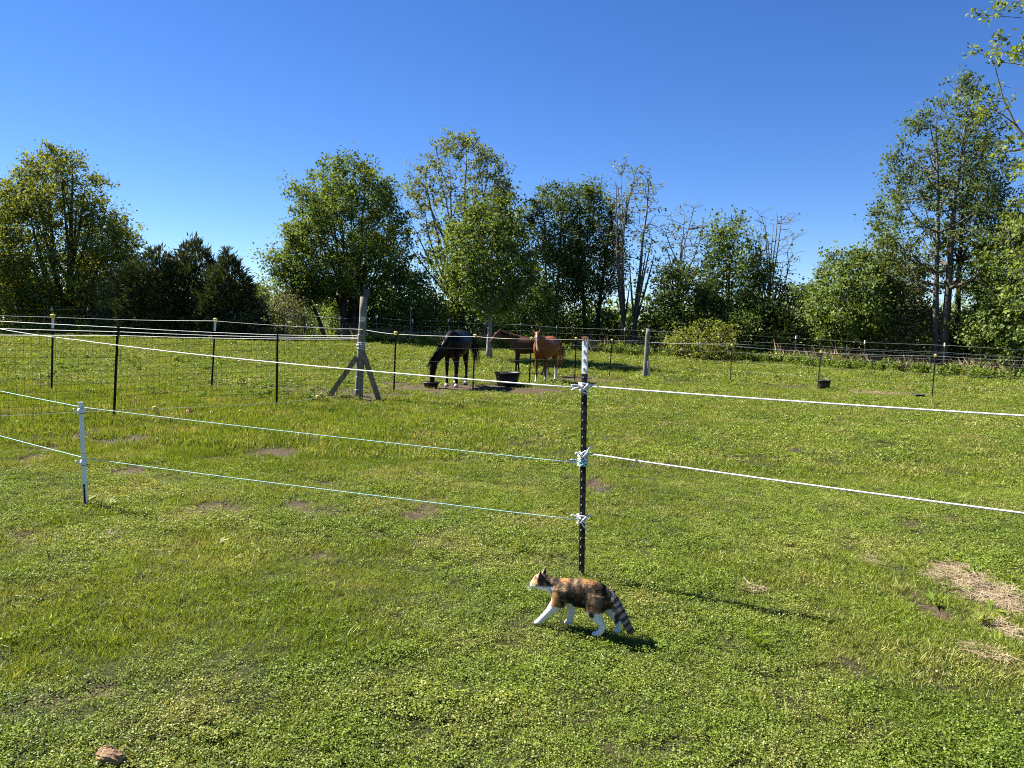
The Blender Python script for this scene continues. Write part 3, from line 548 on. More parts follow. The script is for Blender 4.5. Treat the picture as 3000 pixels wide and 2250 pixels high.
knot(LR, rel(LR, a), M['rope_white'], 3, turns=4, hgt=.055, ends=3)
RT = strand('white_rope', [a + (.03, -.01, .012), (2.62, 3.15, 1.205), (4.2, 2.0, 1.20)], .0052, 'rope_white', 'upper thick white rope running right from the near post', 'rope', 'white fence ropes', .003, seg=24)
b = main_at(.775)
RM = strand('white_rope', [b + (.03, -.01, .02), (2.62, 3.15, .76), (4.2, 2.0, .74)], .0052, 'rope_white', 'lower thick white rope running right from the near post', 'rope', 'white fence ropes', .003, seg=24)
knot(RM, rel(RM, b + (0, 0, .005)), M['rope_white'], 5, turns=3, hgt=.05, ends=2, endlen=.07)
WP = np.array([-3.37, 5.88]); WZ = G(*WP)
c = main_at(.735); d = main_at(.375)
TU = strand('teal_string', [c + (-.03, -.01, 0), (WP[0] + .03, WP[1] - .03, WZ + .79), (-6.2, 8.1, WZ + .83)], .0025, 'string_teal', 'upper pale teal string between the near post and the short white post', 'string', 'teal fence strings', .002, seg=20)
knot(TU, rel(TU, c), M['string_teal'], 7, turns=4, hgt=.03, ends=1, rope=.004)
TL = strand('teal_string', [d + (-.03, -.01, 0), (WP[0] + .05, WP[1] - .03, WZ + .385), (-6.2, 8.1, WZ + .38)], .0025, 'string_teal', 'lower pale teal string between the near post and the short white post', 'string', 'teal fence strings', .002, seg=20)
knot(TL, rel(TL, d), M['rope_white'], 9, turns=4, hgt=.05, ends=2, rope=.005)
def white_post():
    bot = np.array([WP[0], WP[1], WZ - .05]); top = np.array([WP[0] - .02, WP[1], WZ + .83]); Mx, L = frame(bot, top); Mx = Mx @ np.array(Matrix.Rotation(R(25), 3, 'Z'))
    o = empty('sleeved_post', bot); rot_to(o, Mx); tag(o, 'short white plastic-sleeved post on the left, standing alone in the turf', 'fence post')
    mb = MB(); mb.box((0, 0, .06 + (L - .06) / 2), (.032, .022, L - .06)); mb.box((.0, .016, .06 + (L - .06) / 2), (.018, .014, L - .06)); mb.build('sleeve', M['white_plastic'], o, False)
    mb = MB(); mb.box((-.004, -.004, .11), (.012, .018, .24)); mb.build('steel_foot', M['post_black'], o, False)
    for h in (L - .075, L - .485):
        mb = MB(); mb.lathe([(.020, h - .028), (.026, h - .022), (.026, h + .022), (.020, h + .028)], sides=12); mb.tube([(-.02, -.02, h), (-.045, -.03, h + .012), (-.05, -.025, h + .03)], .006, 6); q = mb.build('insulator', M['white_plastic'], o)
        mb = MB(); a = np.linspace(0, 2 * np.pi, 16); mb.tube(np.stack([.0275 * np.cos(a), .0275 * np.sin(a), h - .014 + 0 * a], 1), .002, 4); mb.tube([(.02, -.02, h - .012), (.05, -.02, h - .008)], .002, 4); mb.build('binding', M['ink'], q)
    for h in (.20, .47):
        mb = MB(); mb.lathe([(.004, 0), (.004, .004)], (0, -.0125, h), 8); mb.build('rivet', M['stud_worn'], o)
white_post()

# paddock strands through the capped posts
PT = POST_TOP
ring = [np.array((-12.4, 12.2, 1.75)), PT['a'] + (0, -.06, -.03), PT['b'] + (0, -.06, -.03), np.array((-3.02, 15.09, 1.50)), PT['e'] + (0, -.06, -.03), PT['f'] + (0, -.06, -.03), PT['g'] + (0, -.06, -.03), PT['h'] + (0, -.06, -.03), PT['i'] + (0, -.06, -.03), np.array((4.76, 26.4, 1.26)),
        PT['j'] + (0, -.06, -.03), PT['k'] + (0, -.06, -.03), PT['l'] + (0, -.06, -.03), np.array((17.2, 21.4, .86))]
tape('fence_wire', ring, .0055, 'tape_white', 'top white wire carried by the yellow caps right across the paddock', 'fence wire', 'wires of the paddock fence', .006)
for f, lab in ((.78, 'second'), (.54, 'third'), (.29, 'lowest')):
    pts = [np.array((p[0], p[1] + .04, G(p[0], p[1]) + f * 1.33)) for p in ring[3:]]
    strand('fence_wire', pts, .0022, 'wire', lab + ' thin wire from the top of the paddock fence behind the yellow-capped posts', 'fence wire', 'wires of the paddock fence', .004)
tape('fence_wire', [np.array((4.76, 26.4, 1.18)), (9.0, 30.6, 1.12), (16.5, 27.5, .92), (24., 24., .7)], .0055, 'tape_white', 'second white line running right from the slim wooden post', 'fence wire', 'wires of the paddock fence', .004)
# wire mesh along the near left side
def wire_mesh():
    A = np.array([-3.14, 15.1]); B = np.array([-8.4, 7.0]); n = 96; o = empty('wire_mesh_fence', (A[0], A[1], G(*A))); tag(o, 'dark welded wire mesh stretched from the tall wooden post to the left edge', 'wire mesh')
    loc = np.array(o.location); mb = MB(); hs = np.linspace(.04, 1.26, 14); t = np.linspace(0, 1, n + 1)
    xy = A + (B - A) * t[:, None]; z = np.array([G(*p) for p in xy])
    for h in hs: mb.tube(np.stack([xy[:, 0], xy[:, 1], z + h], 1)[::3] - loc, .0021, 3, False)
    w = mb.build('horizontal_wires', M['mesh_wire'], o); w['kind'] = 'stuff'
    mb = MB()
    for i in range(n + 1): mb.tube(np.array([[*xy[i], z[i] + .02], [*xy[i], z[i] + 1.27]]) - loc, .0021, 3, False)
    w = mb.build('vertical_wires', M['mesh_wire'], o); w['kind'] = 'stuff'
wire_mesh()
for h, lab in ((1.44, 'upper'), (1.37, 'middle'), (1.31, 'lower')):
    e = np.array((-3.10, 15.08, 1.34 + (h - 1.37) * .5)); p1 = np.array((-4.17, 13.19, 1.345 + (h - 1.37) * .55)); p2 = np.array((-5.72, 10.80, 1.42 + (h - 1.37) * .9)); p3 = p2 + (p2 - p1) * 1.5 + (0, 0, (h - 1.37) * .8)
    tape('white_tape', [e, p1, p2, p3], .0046, 'tape_white', lab + ' of the three white lines along the top of the wire mesh', 'fence wire', 'white lines above the wire mesh', .003)
LW = strand('low_wire', [(-3.1, 15.0, .22), (-4.1, 13.0, .20), (-5.75, 10.6, .30), (-7.2, 8.1, .42)], .0024, 'wire_white', 'low white wire with yellow insulators at the foot of the mesh', 'fence wire', None, .002)
for (x, y, z) in ((-3.62, 13.95, .22), (-5.35, 11.2, .27)):
    mb = MB(); p = np.array((x, y, z)) - np.array(LW.location); mb.lathe([(.018, -.04), (.034, -.03), (.026, 0), (.034, .03), (.018, .04)], p, 10); mb.box(p + (.03, 0, .0), (.05, .03, .025)); mb.build('insulator', M['cap_yellow'], LW)
for i, (x, y, lab) in enumerate(((-4.72, 11.75, 'yellow plastic insulator lying in the grass beside the orange stone'), (-4.42, 12.15, 'yellow plastic insulator lying in the grass right of the orange stone'))):
    mb = MB(); mb.lathe([(.02, 0), (.05, .012), (.038, .03), (.05, .05), (.02, .065)], (0, 0, 0), 10); mb.box((.05, 0, .03), (.06, .03, .03)); o = mb.build('insulator', M['cap_yellow']); o.location = (x, y, G(x, y) + .035); o.rotation_euler = (.9, .4, i); o.scale = (.55,) * 3; o.location.z -= .012; tag(o, lab, 'insulator', 'loose yellow insulators')

# perimeter fence along the treeline
def far_fence():
    o = empty('perimeter_fence', (0, 40.0, G(0, 40))); tag(o, 'long wire fence with small white-capped posts along the foot of the treeline', 'fence'); loc = np.array(o.location)
    xs = np.concatenate([np.arange(-30, 4, 1.9), np.array([5.9, 8.5, 11.2, 13.7, 16.1, 18.6, 21.4])])
    def py(x): return 40.2 - .5 * ss(-30, -20, -x) - 9.6 * ss(7, 24, x)
    tops = []
    for i, x in enumerate(xs):
        y = float(py(x)); z = G(x, y); h = 1.28 + .05 * math.sin(i * 3.3); p = np.array((x, y, z)) - loc
        mb = MB(); mb.box(p + (0, 0, h / 2 - .05), (.036, .03, h)); q = mb.build('post', M['post_steel'], o, False)
        mb = MB(); mb.box(p + (0, -.005, h + .03), (.055, .055, .15)); mb.build('white_cap', M['post_white'], q, False)
        tops.append(p + (0, -.04, h))
    T = np.array(tops)
    for f in (1.0, .76, .52, .28):
        P = T.copy(); P[:, 2] -= 1.28 * (1 - f)
        if f == 1.0: tape('wire', list(P), .0065, 'tape_white', None, None, seg=3, parent=o); continue
        mb = MB(); mb.tube(P, (.0042 if f == 1 else .0026), 4, False); mb.build('wire', M['wire_white'] if f == 1 else M['wire'], o)
    mb = MB()
    for i in range(len(T) - 1):
        for t in np.arange(0, 1, .25):
            p = T[i] + (T[i + 1] - T[i]) * t; mb.tube([p - (0, 0, 1.2), p - (0, 0, .3)], .0016, 3, False)
    q = mb.build('stay_wires', M['wire'], o); q['kind'] = 'stuff'
far_fence()
for (x, y, h, lab) in ((-19.6, 40, 1.55, 'thin tall grey stake in front of the cedars'), (-5.45, 40.0, 2.0, 'thin tall grey stake left of the black horse')):
    mb = MB(); mb.tube([(0, 0, -.1), (.01, 0, h * .5), (.0, 0, h)], [.03, .028, .026], 8); mb.lathe([(.031, h - .06), (.031, h)], sides=8); o = mb.build('wooden_stake', M['wood_post']); o.location = (x, y, G(x, y)); tag(o, lab, 'stake')

# ------------------------------------------------------------------ feeders and stones
def pan(name, label, cat, x, y, prof, rz=0., handle=False, tilt=(0, 0)):
    o = empty(name, (x, y, G(x, y)), rz); o.rotation_euler = (tilt[0], tilt[1], rz); tag(o, label, cat)
    mb = MB(); mb.lathe(prof, sides=28); mb.build('bowl' if cat == 'feed pan' else 'wall', M['black_rubber'], o); return o
def vessel(r0, r1, h, t=.012, lip=.018):
    return [(r0 * .6, .0), (r0, .0), (r0 + (r1 - r0) * .5, h * .5), (r1, h - .03), (r1 + lip, h - .03), (r1 + lip, h), (r1 - t, h), (r0 - t + (r1 - r0) * .5, h * .5), (r0 - t, .02), (r0 * .3, .02)]
pan('feed_pan', 'shallow black rubber pan the black horse eats from', 'feed pan', -2.03, 18.78, vessel(.16, .20, .13))
tub = pan('feed_tub', 'large black rubber tub between the black horse and the bay', 'tub', -.13, 20.6, vessel(.27, .345, .36, lip=.02))
mb = MB(); mb.lathe([(.325, .235), (.335, .245), (.325, .255)], sides=28); mb.build('rim_band', M['black_rubber'], tub)
bk = pan('feed_bucket', 'tall black bucket standing against a fence post on the right', 'bucket', 10.16, 24.4, vessel(.16, .205, .33))
mb = MB(); a = np.linspace(0, np.pi, 14); mb.tube(np.stack([-.21 * np.cos(a) * .98, .02 - .05 * np.sin(a), .31 - .16 * np.sin(a)], 1), .006, 6); mb.build('handle', M['wire'], bk)
mb = MB(); mb.lathe([(.19, .235), (.197, .245), (.193, .255)], sides=28); mb.build('rim_band', M['black_rubber'], bk)
pan('feed_pan', 'small shallow black rubber pan near the rightmost capped post', 'feed pan', 12.47, 22.95, vessel(.13, .16, .09))
def stone(label, x, y, size, mat, seed, sink=.3):
    rng = np.random.RandomState(seed); n = 14; V = []; F = []; th = np.linspace(0, np.pi, n); ph = np.arange(20) * 2 * np.pi / 20
    D = rng.randn(16, 3); D /= np.linalg.norm(D, axis=1)[:, None]; off = .62 + .38 * rng.rand(16)
    mb = MB(); pts = []
    for a in th:
        for b in ph:
            d = np.array([math.sin(a) * math.cos(b), math.sin(a) * math.sin(b), math.cos(a)]); dots = D @ d; k = dots > .15
            r = min(1.0, float(np.min(off[k] / dots[k]))) if k.any() else 1.; r *= 1 + .07 * rng.randn(); pts.append(d * r * size)
    mb.add(pts, [(i * 20 + j, (i + 1) * 20 + j, (i + 1) * 20 + (j + 1) % 20, i * 20 + (j + 1) % 20) for i in range(n - 1) for j in range(20)])
    o = mb.build('stone', mat, smooth=False); o.location = (x, y, G(x, y) + size[2] * sink); o.rotation_euler[2] = seed; tag(o, label, 'stone')
M['stone_tan'] = plain('stone_tan', (.34, .22, .11), .9, .5, 30, .6, c2=(.12, .060, .03))
M['stone_orange'] = plain('stone_orange', (.55, .26, .10), .9, .4, 15, .4)
stone('tan and rust coloured stone in the grass at the lower left corner', -1.36, 2.49, np.array((.062, .042, .036)), M['stone_tan'], 3, .45)
stone('small orange stone in the grass below the wire mesh', -4.96, 11.5, np.array((.058, .05, .065)), M['stone_orange'], 6, .55)
M['dung'] = plain('dung', (.030, .018, .010), .9, .5, 40, .6)
for i, (x, y, lab) in enumerate(((.93, 7.35, 'dark clod of turned soil just right of the near post'), (4.12, 10.75, 'dark droppings in the open turf above the lower right rope'))):
    rng = np.random.RandomState(20 + i); mb = MB(); n = 13; g = np.linspace(-1, 1, n); X, Y = np.meshgrid(g, g, indexing='ij'); rr = np.hypot(X, Y)
    Z = np.maximum(0, 1 - rr ** 2) * (.35 + .9 * fbm(X * 2.3 + 5 * i, Y * 2.3 + 9, 3)) * .05 - .012
    q = np.arange(n * n).reshape(n, n); mb.add(np.stack([X * .11, Y * .15, Z], -1).reshape(-1, 3), np.stack([q[:-1, :-1], q[1:, :-1], q[1:, 1:], q[:-1, 1:]], -1).reshape(-1, 4))
    o = mb.build('soil_clod', M['dung']); o.location = (x, y, G(x, y)); tag(o, lab, 'clod')
# ------------------------------------------------------------------ animals
def remesh(mb, voxel, smooth):
    """fuse overlapping lofts into one continuous skin"""
    m = mb.mesh('skin'); o = bpy.data.objects.new('skin', m); COL.objects.link(o)
    r = o.modifiers.new('r', 'REMESH'); r.mode = 'VOXEL'; r.voxel_size = voxel
    s = o.modifiers.new('s', 'SMOOTH'); s.factor = .5; s.iterations = smooth
    dg = bpy.context.evaluated_depsgraph_get(); me = bpy.data.meshes.new_from_object(o.evaluated_get(dg))
    bpy.data.objects.remove(o); bpy.data.meshes.remove(m)
    V = np.zeros(len(me.vertices) * 3, np.float32); me.vertices.foreach_get('co', V); return me, V.reshape(-1, 3).astype(float)
def paint(me, C):
    at = me.attributes.new('col', 'FLOAT_COLOR', 'POINT'); at.data.foreach_set('color', np.concatenate([C, np.ones((len(C), 1))], 1).astype(np.float32).ravel())
def coat(name, rough=.45, spec=.4, scale=60., var=.35, sheen=0.):
    t = NT(name); p = t.n('ShaderNodeBsdfPrincipled'); f = t.noise(scale, 4, t.obj(), .6)
    t.l(t.mix(1., t.attr('col', 'Color'), t.ramp(f, [(.25, (1 - var,) * 3), (.75, (1 + var * .4,) * 3)]), 'MULTIPLY'), p.inputs['Base Color'])
    p.inputs['Roughness'].default_value = rough; p.inputs['Specular IOR Level'].default_value = spec
    b = t.n('ShaderNodeBump'); b.inputs['Strength'].default_value = .25; b.inputs['Distance'].default_value = .01; t.l(f, b.inputs['Height']); t.l(b.outputs[0], p.inputs['Normal'])
    t.l(p.outputs[0], t.out.inputs[0]); return t.m
M['coat'] = coat('horse_coat', .40, .12, 14.); M['fur'] = coat('cat_fur', .8, .15, 220.)
M['hair_black'] = plain('hair_black', (.005, .0045, .0045), .6, .4, 40, spec=.06)
M['hair_red'] = plain('hair_red', (.30, .10, .028), .45, .4, 40)
M['hoof_pale'] = plain('hoof_pale', (.42, .37, .29), .6, .3, 30); M['hoof_dark'] = plain('hoof_dark', (.06, .05, .045), .6, .3, 30)
M['eye'] = plain('eye', (.008, .006, .005), .12, .1, 10)
def nrm(v): v = np.asarray(v, float); return v / np.linalg.norm(v)
def strands(mb, roots, dirs, length, width, rng, droop=.0, segs=4, spread=.12):
    for p, d in zip(roots, dirs):
        L = length * (.7 + .5 * rng.rand()); d = nrm(np.array(d) + rng.randn(3) * spread); q = np.array(p, float); pts = [q.copy()]
        for k in range(segs):
            q = q + d * L / segs; d = nrm(d + np.array([0, 0, -droop])); pts.append(q.copy())
        s = nrm(np.cross(d, rng.randn(3))) * width; pts = np.array(pts); w = np.linspace(1, .15, segs + 1)[:, None]
        V = np.concatenate([pts - s * w, pts + s * w]); k = segs + 1
        mb.add(V, [(i, i + 1, k + i + 1, k + i) for i in range(segs)])
def horse(label, loc, yaw, S, neck, head, fl, hl, colfn, hair, hoofs, mane_side=1, mane_len=.26, forelock=True, tail_side=0., fat=1.):
    """neck, head: [(x, y, z, lateral radius, depth radius)], fl/hl: foot shifts (right, left)"""
    o = empty('horse', loc, yaw); o.scale = (S,) * 3; tag(o, label, 'horse', 'horses in the paddock')
    mb = MB()
    Tz = [(-.80, 0, 1.16, .07, .10), (-.75, 0, 1.17, .16, .22), (-.64, 0, 1.19, .24, .285), (-.48, 0, 1.195, .275, .30), (-.28, 0, 1.165, .275, .29), (-.05, 0, 1.115, .285, .31), (.18, 0, 1.095, .275, .325), (.36, 0, 1.115, .25, .335), (.50, 0, 1.13, .22, .30), (.62, 0, 1.12, .18, .24), (.72, 0, 1.10, .11, .15)]
    mb.loft([(a, b, c - (.02 if fat > 1 else 0), d * fat, e * (1 + .25 * (fat - 1))) for a, b, c, d, e in Tz], 18)
    mb.loft(neck, 14); mb.loft(head, 14)
    mb.loft([(.52, 0, 1.30, .06, .10), (.36, 0, 1.36, .075, .10), (.18, 0, 1.34, .06, .08)], 10)      # withers
    hoofb = []
    for s, dx in ((-1, fl[0]), (1, fl[1])):
        y = .135 * s
        mb.loft([(.47, y * .85, 1.20, .07, .15), (.47, y, 1.02, .09, .145), (.46 + .1 * dx, y * 1.05, .86, .075, .105), (.47 + .3 * dx, y, .68, .055, .068), (.48 + .5 * dx, y, .53, .050, .054), (.485 + .55 * dx, y, .47, .045, .048), (.475 + .65 * dx, y, .36, .034, .040), (.47 + .8 * dx, y, .21, .033, .038), (.475 + .9 * dx, y, .155, .042, .046), (.50 + .95 * dx, y, .10, .036, .040), (.525 + dx, y, .055, .045, .050)], 12)
        hoofb.append((.53 + dx, y))
    for s, dx in ((-1, hl[0]), (1, hl[1])):
        y = .14 * s
        mb.loft([(-.50, y * .75, 1.25, .09, .22), (-.50, y, 1.05, .115, .24), (-.47 + .1 * dx, y * 1.1, .88, .10, .18), (-.52 + .3 * dx, y * 1.05, .72, .075, .115), (-.60 + .5 * dx, y, .60, .055, .075), (-.655 + .6 * dx, y, .51, .046, .062), (-.645 + .7 * dx, y, .42, .040, .048), (-.635 + .8 * dx, y, .24, .036, .042), (-.63 + .9 * dx, y, .165, .044, .050), (-.605 + .95 * dx, y, .105, .037, .042), (-.58 + dx, y, .055, .046, .052)], 12)
        hoofb.append((-.572 + dx, y))
    hd0 = np.array(head[1][:3]); hd1 = np.array(head[-1][:3]); ha = nrm(hd1 - hd0); lat = nrm(np.cross(np.cross(ha, (0, 1., 0)), ha) * -1) if False else nrm(np.array((0, 1., 0)) - ha[1] * ha)
    front = np.cross(lat, ha); front = front if front[0] + front[2] > 0 else -front
    for s in (-1, 1):            # ears
        b = hd0 + lat * s * .062 + front * .045 - ha * .02; tip = b - ha * .15 + lat * s * .045 + front * .04
        mb.loft([(*(b + ha * .03), .026, .024), (*(b * .6 + tip * .4), .030, .022), (*tip, .006, .006)], 8)
    me, V = remesh(mb, .016, 5)
    tt = (V - hd0) @ ha / np.linalg.norm(hd1 - hd0); fr = (V - hd0) @ front; lt = (V - hd0) @ lat
    near = np.linalg.norm((V - hd0) - np.outer((V - hd0) @ ha, ha), axis=1) < .25
    paint(me, colfn(V, np.where(near, tt, -9), fr, lt)); link('body', me, M['coat'], o)
    for i, (x, y) in enumerate(hoofb):
        h = MB(); h.loft([(x - .012, y, .085, .043, .046), (x, y, .05, .052, .058), (x + .012, y, .0, .062, .074)], 12); h.build('hoof', M['hoof_pale' if hoofs[i] else 'hoof_dark'], o)
    for s in (-1, 1):
        p = hd0 + ha * .15 * 1. + lat * s * .083 + front * .055; e = MB(); e.lathe([(.004, -.02), (.016, -.013), (.021, 0), (.016, .013), (.004, .02)], p, 10); e.build('eye', M['eye'], o)
        p = hd1 - ha * .045 + lat * s * .038 + front * .045; e = MB(); e.lathe([(.003, -.013), (.012, -.006), (.012, .006), (.003, .013)], p, 8); e.build('nostril', M['eye'], o)
    rng = np.random.RandomState(int(S * 1000)); nk = np.array(neck); mn = MB(); T = np.gradient(nk[:, :3], axis=0)
    r, dd = [], []
    for q in range(230):
        t = .12 + .88 * rng.rand(); f = t * (len(nk) - 1); i = min(int(f), len(nk) - 2); u = f - i
        c = nk[i] * (1 - u) + nk[i + 1] * u; tg = nrm(T[i] * (1 - u) + T[i + 1] * u); up = np.cross(tg, (0, 1., 0)); up = nrm(up if (up[2] - .4 * up[0]) > 0 else -up)
        p = c[:3] + up * (c[4] * .93) + np.array([0, rng.randn() * .012, 0]); r.append(p); dd.append(up * .25 + np.array([-.05, mane_side * (.6 + .4 * rng.rand()), -.55]))
    strands(mn, r, dd, mane_len, .007, rng, .35, 5)
    if forelock:
        strands(mn, [hd0 + front * .085 + lat * .03 * rng.randn() for _ in range(36)], [ha * .9 + front * .25] * 36, .24, .006, rng, .1)
    mn.build('mane', hair, o, False)
    tl = MB(); n = 150; base = np.array([-.79, 0, 1.30])
    strands(tl, [base + rng.randn(3) * (.015, .022, .03) for _ in range(n)], [np.array([-.55, tail_side + .05 * rng.randn(), .1])] * n, .95, .008, rng, .55, 8, .10)
    tl.build('tail', hair, o, False)
    return o
def mixc(a, b, f): f = np.clip(f, 0, 1)[:, None]; return np.asarray(a) * (1 - f) + np.asarray(b) * f
def col_black(V, t, fr, lt):
    return np.tile((.0035, .0032, .0034), (len(V), 1))
def col_bay(V, t, fr, lt):
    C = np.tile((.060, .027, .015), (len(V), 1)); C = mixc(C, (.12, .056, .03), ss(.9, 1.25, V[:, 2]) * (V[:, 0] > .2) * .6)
    C = mixc(C, (.012, .010, .009), ss(.80, .62, V[:, 2])); C = mixc(C, (.05, .022, .013), ss(.35, .1, V[:, 0]) * ss(1.25, .9, V[:, 2]) * .5)
    C = mixc(C, (.15, .068, .038), ss(.55, .9, t) * .8); return C
def col_chestnut(V, t, fr, lt):
    C = np.tile((.19, .060, .016), (len(V), 1)); C = mixc(C, (.11, .033, .010), ss(.95, .7, V[:, 2]) * .6)
    hind = V[:, 0] < 0; n = .06 * np.sin(V[:, 1] * 60 + V[:, 0] * 40)
    C = mixc(C, (.62, .57, .50), ss(.50, .42, V[:, 2] + n) * hind); C = mixc(C, (.62, .57, .50), ss(.26, .20, V[:, 2] + n) * (~hind))
    w = .019 + .006 * np.cos(t * 6)
    C = mixc(C, (.66, .62, .56), ss(w + .012, w - .006, np.abs(lt)) * (fr > 0) * (t > .16) * (t < 1.1)); C = mixc(C, (.05, .035, .03), ss(.95, 1.05, t) * (np.abs(lt) > .02) * .7); return C
K = lambda x, y: (x, y, G(x, y) - .01)
horse('black horse with its head lowered into a shallow pan', K(-1.49, 19.85), R(-98), 1.0,
      [(.40, 0, 1.22, .20, .28), (.60, -.06, 1.14, .165, .24), (.76, -.16, .98, .125, .185), (.88, -.27, .80, .10, .15), (.94, -.34, .67, .085, .12)],
      [(.90, -.31, .73, .06, .07), (.95, -.345, .67, .085, .10), (.99, -.375, .50, .09, .13), (1.0, -.385, .36, .072, .10), (1.0, -.39, .24, .06, .075), (1.0, -.39, .16, .058, .07), (1.0, -.39, .10, .044, .05)],
      (-.02, .06), (.05, -.05), col_black, M['hair_black'], (1, 1, 1, 1), mane_side=-1, mane_len=.30, fat=1.28, tail_side=.55)
horse('dark bay horse with black legs standing sideways behind the chestnut', K(.60, 25.75), R(178), .905,
      [(.38, 0, 1.20, .16, .29), (.60, 0, 1.30, .135, .235), (.85, 0, 1.42, .10, .175), (1.05, 0, 1.52, .085, .135), (1.16, 0, 1.57, .078, .11)],
      [(1.10, 0, 1.60, .06, .07), (1.17, 0, 1.57, .078, .10), (1.26, 0, 1.47, .082, .125), (1.36, 0, 1.36, .064, .095), (1.45, 0, 1.27, .054, .072), (1.50, 0, 1.21, .053, .064), (1.54, 0, 1.17, .04, .048)],
      (-.06, .06), (.12, -.05), col_bay, M['hair_black'], (1, 1, 0, 0), mane_side=1)
horse('chestnut horse with a white blaze and white socks facing the camera', K(1.0, 22.65), R(-110), .95,
      [(.40, 0, 1.20, .17, .29), (.60, .0, 1.27, .145, .25), (.80, .01, 1.37, .115, .19), (.93, .03, 1.46, .095, .145), (.99, .05, 1.52, .088, .115)],
      [(.95, .045, 1.56, .06, .07), (1.01, .055, 1.54, .088, .105), (1.09, .085, 1.41, .092, .13), (1.13, .105, 1.27, .072, .10), (1.155, .12, 1.15, .06, .078), (1.165, .125, 1.07, .060, .072), (1.17, .127, 1.02, .045, .055)],
      (.02, -.05), (.08, -.06), col_chestnut, M['hair_red'], (1, 1, 1, 1), mane_side=-1, mane_len=.2, fat=1.18)

